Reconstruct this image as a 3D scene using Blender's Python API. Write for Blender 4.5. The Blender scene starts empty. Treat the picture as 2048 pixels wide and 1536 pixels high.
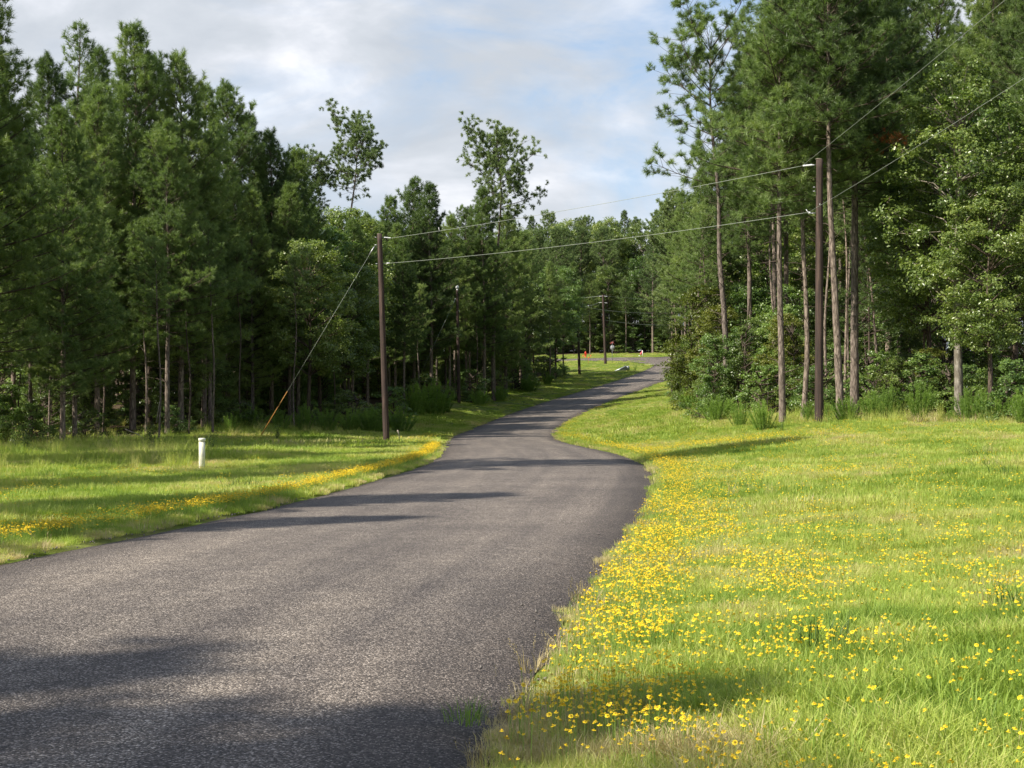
import bpy, math, random
import numpy as np
from mathutils import Vector, noise as mnoise

R = math.radians
rng = np.random.default_rng(7)
random.seed(7)
SC = bpy.context.scene
COL = SC.collection

# ------------------------------------------------------------------ camera, sky, sun, exposure
FPX = 3000.0                       # focal length in pixels of the 2048 wide photograph
cam_data = bpy.data.cameras.new('camera')
cam_data.sensor_width = 36.0
cam_data.lens = FPX / 2048 * 36.0
cam_data.clip_start = 0.2
cam_data.clip_end = 6000
cam = bpy.data.objects.new('camera', cam_data)
COL.objects.link(cam)
cam.location = (0, 0, 0)           # eye height is z = 0; the asphalt lies about 1.4 m below
cam.rotation_euler = (R(90.23), 0, 0)
SC.camera = cam

SUN_EL, SUN_DIR = 43.0, 27.0       # light travels to +x and a little to +y
world = bpy.data.worlds.new('World')
SC.world = world
world.use_nodes = True
wn = world.node_tree
wn.nodes.clear()


def nd(nt, t, **kw):
    n = nt.nodes.new(t)
    for k, v in kw.items():
        if k in n.inputs.keys() if isinstance(k, str) else False:
            n.inputs[k].default_value = v
        else:
            setattr(n, k, v)
    return n


def ramp(nt, stops, src=None, interp='LINEAR'):
    n = nt.nodes.new('ShaderNodeValToRGB')
    cr = n.color_ramp
    cr.interpolation = interp
    while len(cr.elements) > 1:
        cr.elements.remove(cr.elements[-1])
    cr.elements[0].position = stops[0][0]
    c = stops[0][1]
    cr.elements[0].color = (*c, 1) if len(c) == 3 else c
    for p, c in stops[1:]:
        e = cr.elements.new(p)
        e.color = (*c, 1) if len(c) == 3 else c
    if src is not None:
        nt.links.new(src, n.inputs['Fac'])
    return n


def mixc(nt, fac, a, b, mode='MIX'):
    n = nt.nodes.new('ShaderNodeMix')
    n.data_type = 'RGBA'
    n.blend_type = mode
    n.clamp_factor = True
    for sock, v in ((n.inputs[0], fac), (n.inputs[6], a), (n.inputs[7], b)):
        if hasattr(v, 'is_linked') or hasattr(v, 'links'):
            nt.links.new(v, sock)
        elif isinstance(v, (int, float)):
            sock.default_value = v
        else:
            sock.default_value = (*v, 1) if len(v) == 3 else v
    return n.outputs[2]


def noise(nt, scale, detail=4, rough=0.55, vec=None, dist=0.0):
    n = nt.nodes.new('ShaderNodeTexNoise')
    n.inputs['Scale'].default_value = scale
    n.inputs['Detail'].default_value = detail
    n.inputs['Roughness'].default_value = rough
    n.inputs['Distortion'].default_value = dist
    if vec is not None:
        nt.links.new(vec, n.inputs['Vector'])
    return n.outputs['Fac']


def mapping(nt, vec, scale=(1, 1, 1), loc=(0, 0, 0), rot=(0, 0, 0)):
    n = nt.nodes.new('ShaderNodeMapping')
    n.inputs['Scale'].default_value = scale
    n.inputs['Location'].default_value = loc
    n.inputs['Rotation'].default_value = rot
    nt.links.new(vec, n.inputs['Vector'])
    return n.outputs[0]


sky = nd(wn, 'ShaderNodeTexSky', sky_type='NISHITA')
sky.sun_disc = False
sky.sun_elevation = R(SUN_EL)
sky.sun_rotation = R(270 - SUN_DIR)
sky.altitude = 60
sky.air_density = 1.0
sky.dust_density = 1.2
sky.ozone_density = 1.2
tc = nd(wn, 'ShaderNodeTexCoord')
v1 = mapping(wn, tc.outputs['Generated'], (1, 1, 2.3), (0.37, 0.0, 0.11))
big = noise(wn, 5.2, 7, 0.56, v1, 0.5)
sepz = nd(wn, 'ShaderNodeSeparateXYZ'); wn.links.new(tc.outputs['Generated'], sepz.inputs[0])
hz = nd(wn, 'ShaderNodeMath', operation='MULTIPLY_ADD'); wn.links.new(sepz.outputs[2], hz.inputs[0]); hz.inputs[1].default_value = -0.30; wn.links.new(big, hz.inputs[2])
hz2 = nd(wn, 'ShaderNodeMapRange'); wn.links.new(sepz.outputs[2], hz2.inputs[0]); hz2.inputs[1].default_value = 0.15; hz2.inputs[2].default_value = 0.7; hz2.inputs[3].default_value = 0.5; hz2.inputs[4].default_value = 0.0
cover = ramp(wn, [(0.28, (0, 0, 0)), (0.38, (.6, .6, .6)), (0.50, (1, 1, 1))], hz.outputs[0])
v2 = mapping(wn, tc.outputs['Generated'], (1, 1, 2.2), (3.1, 1.4, 0.7))
shade = noise(wn, 6.5, 6, 0.55, v2, 0.3)
ccol = ramp(wn, [(0.36, (3.9, 4.15, 4.5)), (0.46, (4.5, 4.72, 5.05)), (0.53, (5.3, 5.45, 5.8)), (0.62, (6.9, 6.9, 7.0))], shade)
clear = mixc(wn, hz2.outputs[0], sky.outputs[0], (3.1, 4.3, 6.1))
cfac = nd(wn, 'ShaderNodeMath', operation='MULTIPLY')
wn.links.new(cover.outputs[0], cfac.inputs[0])
cfac.inputs[1].default_value = 0.93
skycol = mixc(wn, cfac.outputs[0], clear, ccol.outputs[0])
bg = nd(wn, 'ShaderNodeBackground')
bg.inputs['Strength'].default_value = 0.093
wn.links.new(skycol, bg.inputs['Color'])
wo = nd(wn, 'ShaderNodeOutputWorld')
wn.links.new(bg.outputs[0], wo.inputs[0])

sun_data = bpy.data.lights.new('sun', 'SUN')
sun_data.energy = 4.8
sun_data.angle = R(0.55)
sun_data.color = (1.0, 0.93, 0.80)
sun = bpy.data.objects.new('sun', sun_data)
COL.objects.link(sun)
ld = Vector((math.cos(R(SUN_EL)) * math.cos(R(SUN_DIR)), math.cos(R(SUN_EL)) * math.sin(R(SUN_DIR)), -math.sin(R(SUN_EL))))
sun.rotation_euler = ld.to_track_quat('-Z', 'Y').to_euler()
sun.location = (-60, -30, 80)
SC.view_settings.view_transform = 'Standard'
SC.view_settings.look = 'None'
SC.view_settings.exposure = 0.80
SC.view_settings.gamma = 1.0
SC.view_settings.use_curve_mapping = False
SC.cycles.max_bounces = 6
SC.cycles.diffuse_bounces = 3
SC.cycles.glossy_bounces = 2
SC.cycles.transmission_bounces = 4
SC.cycles.transparent_max_bounces = 4

# ------------------------------------------------------------------ helpers


def tag(o, label=None, cat=None, group=None, kind=None):
    if label: o['label'] = label
    if cat: o['category'] = cat
    if group: o['group'] = group
    if kind: o['kind'] = kind
    return o


def mesh_np(name, V, tris=None, quads=None, mats=(), smooth=False, mi=None):
    V = np.asarray(V, np.float32).reshape(-1, 3)
    tris = np.zeros((0, 3), np.int32) if tris is None else np.asarray(tris, np.int32).reshape(-1, 3)
    quads = np.zeros((0, 4), np.int32) if quads is None else np.asarray(quads, np.int32).reshape(-1, 4)
    me = bpy.data.meshes.new(name)
    me.vertices.add(len(V))
    me.vertices.foreach_set('co', V.ravel())
    nl = len(tris) * 3 + len(quads) * 4
    me.loops.add(nl)
    me.loops.foreach_set('vertex_index', np.concatenate([tris.ravel(), quads.ravel()]).astype(np.int32))
    npoly = len(tris) + len(quads)
    me.polygons.add(npoly)
    st = np.concatenate([np.arange(len(tris)) * 3, len(tris) * 3 + np.arange(len(quads)) * 4]).astype(np.int32)
    me.polygons.foreach_set('loop_start', st)
    if smooth:
        me.polygons.foreach_set('use_smooth', np.ones(npoly, bool))
    if mi is not None:
        me.polygons.foreach_set('material_index', np.asarray(mi, np.int32))
    for m in mats:
        me.materials.append(m)
    me.update(calc_edges=True)
    return me


class MB:
    """collects tubes, boxes and lathes; V, T, Q arrays"""
    def __init__(s):
        s.V, s.T, s.Q, s.n = [], [], [], 0

    def add(s, V, T=None, Q=None):
        V = np.asarray(V, float).reshape(-1, 3)
        s.V.append(V)
        if T is not None and len(T): s.T.append(np.asarray(T) + s.n)
        if Q is not None and len(Q): s.Q.append(np.asarray(Q) + s.n)
        s.n += len(V)
        return s

    def tube(s, P, r, sides=8, caps=True, rough=0.0):
        P = np.asarray(P, float)
        n = len(P)
        r = np.broadcast_to(np.asarray(r, float), (n,))
        T = np.gradient(P, axis=0)
        T /= np.linalg.norm(T, axis=1, keepdims=True) + 1e-9
        ref = np.array([1.0, 0, 0]) if abs(T[:, 2]).mean() > 0.6 else np.array([0, 0, 1.0])
        A = np.cross(T, ref); A /= np.linalg.norm(A, axis=1, keepdims=True) + 1e-9
        B = np.cross(T, A)
        a = np.arange(sides) * 2 * np.pi / sides
        rr = r[:, None] * (1 + (rng.uniform(-rough, rough, (n, sides)) if rough else 0))
        V = P[:, None] + rr[..., None] * (np.cos(a)[None, :, None] * A[:, None] + np.sin(a)[None, :, None] * B[:, None])
        V = V.reshape(-1, 3)
        i = np.arange(n - 1)[:, None] * sides + np.arange(sides)[None]
        j = np.arange(n - 1)[:, None] * sides + (np.arange(sides)[None] + 1) % sides
        Q = np.stack([i, j, j + sides, i + sides], -1).reshape(-1, 4)
        tri = []
        if caps:
            V = np.vstack([V, P[0], P[-1]])
            k0, k1 = n * sides, n * sides + 1
            for q in range(sides):
                tri.append((k0, (q + 1) % sides, q))
                tri.append((k1, (n - 1) * sides + q, (n - 1) * sides + (q + 1) % sides))
        return s.add(V, tri, Q)

    def box(s, c, d, rz=0.0):
        c = np.asarray(c, float); d = np.asarray(d, float) / 2
        V = np.array([(x, y, z) for z in (-1, 1) for y in (-1, 1) for x in (-1, 1)], float) * d
        ca, sa = math.cos(rz), math.sin(rz)
        V = np.stack([V[:, 0] * ca - V[:, 1] * sa, V[:, 0] * sa + V[:, 1] * ca, V[:, 2]], -1) + c
        return s.add(V, None, [(0, 2, 3, 1), (4, 5, 7, 6), (0, 1, 5, 4), (2, 6, 7, 3), (0, 4, 6, 2), (1, 3, 7, 5)])

    def mesh(s, name, mats, smooth=False):
        V = np.vstack(s.V)
        T = np.vstack(s.T) if s.T else None
        Q = np.vstack(s.Q) if s.Q else None
        return mesh_np(name, V, T, Q, mats if isinstance(mats, (list, tuple)) else [mats], smooth)

    def build(s, name, mats, parent=None, smooth=False):
        o = bpy.data.objects.new(name, s.mesh(name, mats, smooth))
        COL.objects.link(o)
        o.parent = parent
        return o


def empty(name, loc, rz=0.0, label=None, cat=None, group=None):
    o = bpy.data.objects.new(name, None)
    COL.objects.link(o)
    o.location = loc
    o.rotation_euler = (0, 0, rz)
    o.empty_display_size = 0.3
    return tag(o, label, cat, group)


def obj(name, me, parent=None):
    o = bpy.data.objects.new(name, me)
    COL.objects.link(o)
    o.parent = parent
    return o


def fbm(x, y, sc, seed=0.0):
    """cheap smooth value noise for arrays (sum of rotated sines)"""
    r = np.random.default_rng(int(seed * 10) + 3)
    out = np.zeros_like(x, dtype=float)
    tot = 0
    for k in range(14):
        f = sc * (1.35 ** (k * 0.75)) * 2
        a = r.uniform(0, 6.283)
        ph = r.uniform(0, 6.283)
        am = 1 / (1 + k * 0.28)
        out += am * np.sin((x * math.cos(a) + y * math.sin(a)) * f + ph)
        tot += am * am
    return out / math.sqrt(tot / 2) * 0.5      # roughly N(0, .5)


def sstep(a, b, x):
    t = np.clip((x - a) / (b - a), 0, 1)
    return t * t * (3 - 2 * t)


# ------------------------------------------------------------------ materials


def new_mat(name):
    m = bpy.data.materials.new(name)
    m.use_nodes = True
    nt = m.node_tree
    b = nt.nodes['Principled BSDF']
    return m, nt, b


def simple(name, col, rough=0.7, metal=0.0, var=0.15, sc=8.0, spec=0.3):
    m, nt, b = new_mat(name)
    t = nt.nodes.new('ShaderNodeTexCoord')
    f = noise(nt, sc, 5, 0.6, t.outputs['Object'])
    lo = tuple(c * (1 - var) for c in col)
    hi = tuple(min(1, c * (1 + var)) for c in col)
    r = ramp(nt, [(0.3, lo), (0.7, hi)], f)
    nt.links.new(r.outputs[0], b.inputs['Base Color'])
    b.inputs['Roughness'].default_value = rough
    b.inputs['Metallic'].default_value = metal
    b.inputs['Specular IOR Level'].default_value = spec
    return m


def leaf_mat(name, dark, mid, light, trans=0.3, rough=0.5, spec=0.35, tcol=None, clump=0.5, hue=0.5):
    """foliage: varies per leaf (random per island), per tree and in clumps"""
    m, nt, b = new_mat(name)
    g = nt.nodes.new('ShaderNodeNewGeometry')
    oi = nt.nodes.new('ShaderNodeObjectInfo')
    t = nt.nodes.new('ShaderNodeTexCoord')
    n = noise(nt, clump, 3, 0.6, t.outputs['Object'])
    a = nt.nodes.new('ShaderNodeMath'); a.operation = 'MULTIPLY_ADD'
    nt.links.new(g.outputs['Random Per Island'], a.inputs[0]); a.inputs[1].default_value = 0.38
    a2 = nt.nodes.new('ShaderNodeMath'); a2.operation = 'MULTIPLY_ADD'
    nt.links.new(oi.outputs['Random'], a2.inputs[0]); a2.inputs[1].default_value = 0.40; a2.inputs[2].default_value = -0.39
    nt.links.new(a2.outputs[0], a.inputs[2])
    s = nt.nodes.new('ShaderNodeMath'); s.operation = 'MULTIPLY_ADD'
    nt.links.new(n, s.inputs[0]); s.inputs[1].default_value = 1.0
    nt.links.new(a.outputs[0], s.inputs[2])
    r = ramp(nt, [(0.12, dark), (0.5, mid), (0.9, light)], s.outputs[0])
    nt.links.new(r.outputs[0], b.inputs['Base Color'])
    b.inputs['Roughness'].default_value = rough
    b.inputs['Specular IOR Level'].default_value = spec
    tr = nt.nodes.new('ShaderNodeBsdfTranslucent')
    tm = mixc(nt, 1.0, r.outputs[0], tcol or (1.15, 1.25, 0.55), 'MULTIPLY')
    nt.links.new(tm, tr.inputs[0])
    mx = nt.nodes.new('ShaderNodeMixShader')
    mx.inputs[0].default_value = trans
    nt.links.new(b.outputs[0], mx.inputs[1]); nt.links.new(tr.outputs[0], mx.inputs[2])
    nt.links.new(mx.outputs[0], nt.nodes['Material Output'].inputs[0])
    return m


def bark_mat(name, dark, light, sc=(9, 9, 2.2), rough=0.95, blotch=None):
    m, nt, b = new_mat(name)
    t = nt.nodes.new('ShaderNodeTexCoord')
    v = mapping(nt, t.outputs['Object'], sc)
    vo = nt.nodes.new('ShaderNodeTexVoronoi'); vo.feature = 'DISTANCE_TO_EDGE'; vo.inputs['Scale'].default_value = 1.0
    nt.links.new(v, vo.inputs['Vector'])
    n = noise(nt, 3.0, 6, 0.7, v)
    mul = nt.nodes.new('ShaderNodeMath'); mul.operation = 'MULTIPLY_ADD'
    nt.links.new(vo.outputs['Distance'], mul.inputs[0]); mul.inputs[1].default_value = 0.9
    nt.links.new(n, mul.inputs[2])
    r = ramp(nt, [(0.42, dark), (0.85, light)], mul.outputs[0])
    colr = r.outputs[0]
    oi = nt.nodes.new('ShaderNodeObjectInfo')
    tint = ramp(nt, [(0, (0.75, 0.74, 0.74)), (1, (1.15, 1.08, 1.0))], oi.outputs['Random'])
    colr = mixc(nt, 1.0, colr, tint.outputs[0], 'MULTIPLY')
    if blotch:
        bn = noise(nt, 1.4, 4, 0.6, t.outputs['Object'])
        br = ramp(nt, [(0.5, (0, 0, 0)), (0.56, (1, 1, 1))], bn)
        colr = mixc(nt, br.outputs[0], colr, blotch)
    nt.links.new(colr, b.inputs['Base Color'])
    b.inputs['Roughness'].default_value = rough
    b.inputs['Specular IOR Level'].default_value = 0.15
    bp = nt.nodes.new('ShaderNodeBump'); bp.inputs['Strength'].default_value = 0.9; bp.inputs['Distance'].default_value = 0.03
    nt.links.new(mul.outputs[0], bp.inputs['Height']); nt.links.new(bp.outputs[0], b.inputs['Normal'])
    return m


M = {}
M['needle_young'] = leaf_mat('needle_young', (0.034, 0.060, 0.021), (0.150, 0.226, 0.068), (0.300, 0.365, 0.120), 0.37, 0.45, 0.45)
M['needle_tall'] = leaf_mat('needle_tall', (0.048, 0.080, 0.028), (0.186, 0.272, 0.086), (0.330, 0.390, 0.140), 0.38, 0.45, 0.45)
M['needle_far'] = leaf_mat('needle_far', (0.055, 0.088, 0.034), (0.165, 0.236, 0.086), (0.290, 0.345, 0.140), 0.32, 0.5, 0.4, clump=0.3)
M['leaf_oak'] = leaf_mat('leaf_oak', (0.045, 0.080, 0.022), (0.180, 0.250, 0.066), (0.350, 0.395, 0.125), 0.38, 0.34, 0.65)
M['leaf_gum'] = leaf_mat('leaf_gum', (0.056, 0.104, 0.032), (0.185, 0.285, 0.082), (0.330, 0.415, 0.135), 0.40, 0.34, 0.65)
M['leaf_yellow'] = leaf_mat('leaf_yellow', (0.060, 0.084, 0.014), (0.128, 0.158, 0.026), (0.215, 0.222, 0.042), 0.33, 0.42, 0.45)
M['leaf_fennel'] = leaf_mat('leaf_fennel', (0.12, 0.20, 0.045), (0.22, 0.34, 0.07), (0.33, 0.45, 0.11), 0.42, 0.5, 0.3, clump=2.0)
M['leaf_red'] = leaf_mat('leaf_red', (0.16, 0.05, 0.015), (0.30, 0.10, 0.035), (0.42, 0.17, 0.06), 0.2, 0.6, 0.2)
M['pine_bark'] = bark_mat('pine_bark', (0.080, 0.064, 0.055), (0.350, 0.295, 0.255))
M['dark_bark'] = bark_mat('dark_bark', (0.045, 0.036, 0.030), (0.165, 0.135, 0.112))
M['pale_bark'] = bark_mat('pale_bark', (0.13, 0.115, 0.095), (0.42, 0.39, 0.34), (5, 5, 1.5), blotch=(0.16, 0.14, 0.11))
M['twig'] = simple('twig', (0.085, 0.065, 0.05), 0.95)
M['dead_wood'] = simple('dead_wood', (0.36, 0.31, 0.25), 0.9)

# wood of the utility poles: creosoted brown with long checks
m, nt, b = new_mat('pole_wood')
t = nt.nodes.new('ShaderNodeTexCoord')
v = mapping(nt, t.outputs['Object'], (22, 22, 0.7))
f1 = noise(nt, 1.0, 6, 0.65, v)
f2 = noise(nt, 0.55, 3, 0.6, t.outputs['Object'])
r1 = ramp(nt, [(0.3, (0.014, 0.009, 0.007)), (0.5, (0.054, 0.034, 0.027)), (0.72, (0.150, 0.098, 0.078))], f1)
r2 = ramp(nt, [(0.35, (0.62, 0.6, 0.6)), (0.7, (1.15, 1.1, 1.05))], f2)
cc = mixc(nt, 1.0, r1.outputs[0], r2.outputs[0], 'MULTIPLY')
nt.links.new(cc, b.inputs['Base Color'])
b.inputs['Roughness'].default_value = 0.85
bp = nt.nodes.new('ShaderNodeBump'); bp.inputs['Strength'].default_value = 0.5; bp.inputs['Distance'].default_value = 0.01
nt.links.new(f1, bp.inputs['Height']); nt.links.new(bp.outputs[0], b.inputs['Normal'])
M['pole_wood'] = m
M['wire'] = simple('wire', (0.30, 0.33, 0.28), 0.6, 0.2, 0.08)
M['steel'] = simple('steel', (0.45, 0.46, 0.47), 0.5, 0.7, 0.15)
M['insulator'] = simple('insulator', (0.74, 0.75, 0.76), 0.35, 0.0, 0.05)
M['guard'] = simple('guard', (0.36, 0.17, 0.04), 0.55, 0.0, 0.12)
M['cream'] = simple('cream', (0.72, 0.70, 0.55), 0.5, 0.0, 0.06, 3)
M['cream_cap'] = simple('cream_cap', (0.80, 0.79, 0.66), 0.45, 0.0, 0.04, 3)
M['red_paint'] = simple('red_paint', (0.62, 0.055, 0.03), 0.4, 0.0, 0.12)
M['pink_flag'] = simple('pink_flag', (0.80, 0.16, 0.20), 0.6, 0.0, 0.08)
M['orange_flag'] = simple('orange_flag', (0.85, 0.16, 0.05), 0.6, 0.0, 0.08)
M['white_paint'] = simple('white_paint', (0.78, 0.78, 0.74), 0.5, 0.0, 0.06)
M['sign_grey'] = simple('sign_grey', (0.22, 0.23, 0.24), 0.6, 0.3, 0.1)
M['brown_sign'] = simple('brown_sign', (0.22, 0.035, 0.03), 0.5, 0.0, 0.1)
M['gravel_stone'] = simple('gravel_stone', (0.16, 0.145, 0.135), 0.9, 0.0, 0.3, 60)
M['rush_plain'] = leaf_mat('rush_plain', (0.03, 0.07, 0.015), (0.06, 0.13, 0.028), (0.13, 0.20, 0.05), 0.3, 0.5, 0.3, clump=2.0)
M['concrete'] = simple('concrete', (0.62, 0.60, 0.54), 0.9, 0.0, 0.12, 2.0)
M['galvanised'] = simple('galvanised', (0.34, 0.37, 0.37), 0.45, 0.6, 0.12)

# chip seal asphalt; the mesh carries "across" (signed metres from the centre line) and "along"
m, nt, b = new_mat('chip_seal')
t = nt.nodes.new('ShaderNodeTexCoord')
P = t.outputs['Object']
vo = nt.nodes.new('ShaderNodeTexVoronoi'); vo.inputs['Scale'].default_value = 100.0
nt.links.new(P, vo.inputs['Vector'])
chip = ramp(nt, [(0.0, (0.038, 0.033, 0.029)), (0.45, (0.116, 0.100, 0.088)), (0.80, (0.212, 0.184, 0.161)), (0.95, (0.48, 0.435, 0.39))], None)
sep = nt.nodes.new('ShaderNodeSeparateColor')
nt.links.new(vo.outputs['Color'], sep.inputs[0]); nt.links.new(sep.outputs[0], chip.inputs['Fac'])
edge = ramp(nt, [(0.3, (1, 1, 1)), (0.8, (0.4, 0.4, 0.4))], vo.outputs['Distance'])
c1 = mixc(nt, 0.85, chip.outputs[0], edge.outputs[0], 'MULTIPLY')
big1 = noise(nt, 0.45, 5, 0.6, P)
mid1 = noise(nt, 3.5, 6, 0.7, P)
rb = ramp(nt, [(0.30, (0.84, 0.83, 0.84)), (0.70, (1.32, 1.30, 1.27))], big1)
rm = ramp(nt, [(0.30, (0.78, 0.78, 0.79)), (0.70, (1.22, 1.22, 1.2))], mid1)
c2 = mixc(nt, 1.0, c1, rb.outputs[0], 'MULTIPLY')
c2 = mixc(nt, 1.0, c2, rm.outputs[0], 'MULTIPLY')
at = nt.nodes.new('ShaderNodeAttribute'); at.attribute_name = 'across'
al = nt.nodes.new('ShaderNodeAttribute'); al.attribute_name = 'along'
comb = nt.nodes.new('ShaderNodeCombineXYZ')
ml = nt.nodes.new('ShaderNodeMath'); ml.operation = 'MULTIPLY'; ml.inputs[1].default_value = 0.03
nt.links.new(al.outputs['Fac'], ml.inputs[0])
nt.links.new(at.outputs['Fac'], comb.inputs[0]); nt.links.new(ml.outputs[0], comb.inputs[1])
st = noise(nt, 1.6, 4, 0.6, comb.outputs[0])
rs = ramp(nt, [(0.32, (0.74, 0.73, 0.75)), (0.68, (1.24, 1.22, 1.19))], st)
c3 = mixc(nt, 1.0, c2, rs.outputs[0], 'MULTIPLY')
ab = nt.nodes.new('ShaderNodeMath'); ab.operation = 'ABSOLUTE'
nt.links.new(at.outputs['Fac'], ab.inputs[0])
wob = nt.nodes.new('ShaderNodeMath'); wob.operation = 'MULTIPLY_ADD'
nt.links.new(mid1, wob.inputs[0]); wob.inputs[1].default_value = 0.9; nt.links.new(ab.outputs[0], wob.inputs[2])
dv = nt.nodes.new('ShaderNodeMath'); dv.operation = 'DIVIDE'; dv.inputs[1].default_value = 4.0
nt.links.new(wob.outputs[0], dv.inputs[0])
re = ramp(nt, [(0.0, (1.0, 1.0, 1.0)), (0.62, (1.05, 1.04, 1.03)), (0.78, (0.62, 0.60, 0.60)), (0.9, (0.46, 0.43, 0.42))], dv.outputs[0])
c4 = mixc(nt, 1.0, c3, re.outputs[0], 'MULTIPLY')
nt.links.new(c4, b.inputs['Base Color'])
b.inputs['Roughness'].default_value = 0.72
b.inputs['Specular IOR Level'].default_value = 0.35
bp = nt.nodes.new('ShaderNodeBump'); bp.inputs['Strength'].default_value = 1.0; bp.inputs['Distance'].default_value = 0.006
nt.links.new(vo.outputs['Distance'], bp.inputs['Height']); bp.invert = True
nt.links.new(bp.outputs[0], b.inputs['Normal'])
M['asphalt'] = m

# ground under the grass: soil, thatch and moss; forest litter inside the wood ("wood" attribute)
m, nt, b = new_mat('ground_soil')
t = nt.nodes.new('ShaderNodeTexCoord')
n1 = noise(nt, 0.35, 6, 0.6, t.outputs['Object'])
n2 = noise(nt, 14.0, 6, 0.7, t.outputs['Object'])
g1 = ramp(nt, [(0.3, (0.105, 0.155, 0.028)), (0.5, (0.150, 0.195, 0.036)), (0.72, (0.235, 0.215, 0.085))], n1)
g2 = ramp(nt, [(0.3, (0.55, 0.58, 0.5)), (0.7, (1.25, 1.25, 1.2))], n2)
gc = mixc(nt, 1.0, g1.outputs[0], g2.outputs[0], 'MULTIPLY')
wa = nt.nodes.new('ShaderNodeAttribute'); wa.attribute_name = 'wood'
lit = ramp(nt, [(0.3, (0.050, 0.036, 0.022)), (0.7, (0.105, 0.075, 0.045))], n2)
gc = mixc(nt, wa.outputs['Fac'], gc, lit.outputs[0])
nt.links.new(gc, b.inputs['Base Color'])
b.inputs['Roughness'].default_value = 1.0
b.inputs['Specular IOR Level'].default_value = 0.1
bp = nt.nodes.new('ShaderNodeBump'); bp.inputs['Strength'].default_value = 0.6; bp.inputs['Distance'].default_value = 0.03
nt.links.new(n2, bp.inputs['Height']); nt.links.new(bp.outputs[0], b.inputs['Normal'])
M['ground'] = m


def grass_mat(name, stops, trans=0.45, tcol=(1.0, 1.05, 0.5)):
    m, nt, b = new_mat(name)
    a = nt.nodes.new('ShaderNodeAttribute'); a.attribute_type = 'INSTANCER'; a.attribute_name = 'tint'
    g = nt.nodes.new('ShaderNodeNewGeometry')
    s = nt.nodes.new('ShaderNodeMath'); s.operation = 'MULTIPLY_ADD'
    nt.links.new(g.outputs['Random Per Island'], s.inputs[0]); s.inputs[1].default_value = 0.22
    nt.links.new(a.outputs['Fac'], s.inputs[2])
    r = ramp(nt, stops, s.outputs[0])
    nt.links.new(r.outputs[0], b.inputs['Base Color'])
    b.inputs['Roughness'].default_value = 0.55
    b.inputs['Specular IOR Level'].default_value = 0.3
    tr = nt.nodes.new('ShaderNodeBsdfTranslucent')
    tm = mixc(nt, 1.0, r.outputs[0], tcol, 'MULTIPLY')
    nt.links.new(tm, tr.inputs[0])
    mx = nt.nodes.new('ShaderNodeMixShader'); mx.inputs[0].default_value = trans
    nt.links.new(b.outputs[0], mx.inputs[1]); nt.links.new(tr.outputs[0], mx.inputs[2])
    nt.links.new(mx.outputs[0], nt.nodes['Material Output'].inputs[0])
    return m


M['grass'] = grass_mat('grass_blade', [(0.0, (0.165, 0.270, 0.040)), (0.3, (0.310, 0.430, 0.075)), (0.55, (0.455, 0.530, 0.115)), (0.8, (0.570, 0.530, 0.220)), (1.0, (0.60, 0.51, 0.30))], tcol=(1.1, 1.1, 0.6))
M['rush'] = grass_mat('rush_blade', [(0.0, (0.030, 0.085, 0.018)), (0.6, (0.085, 0.17, 0.03)), (1.0, (0.17, 0.24, 0.05))], 0.3)
M['straw'] = grass_mat('straw_blade', [(0.0, (0.26, 0.22, 0.085)), (0.5, (0.42, 0.34, 0.16)), (1.0, (0.56, 0.47, 0.27))], 0.3, (1, 0.95, 0.8))
M['petal'] = simple('petal', (0.88, 0.62, 0.012), 0.55, 0.0, 0.10, 40)
M['floret'] = simple('floret', (0.62, 0.40, 0.02), 0.8, 0.0, 0.10, 40)

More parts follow.
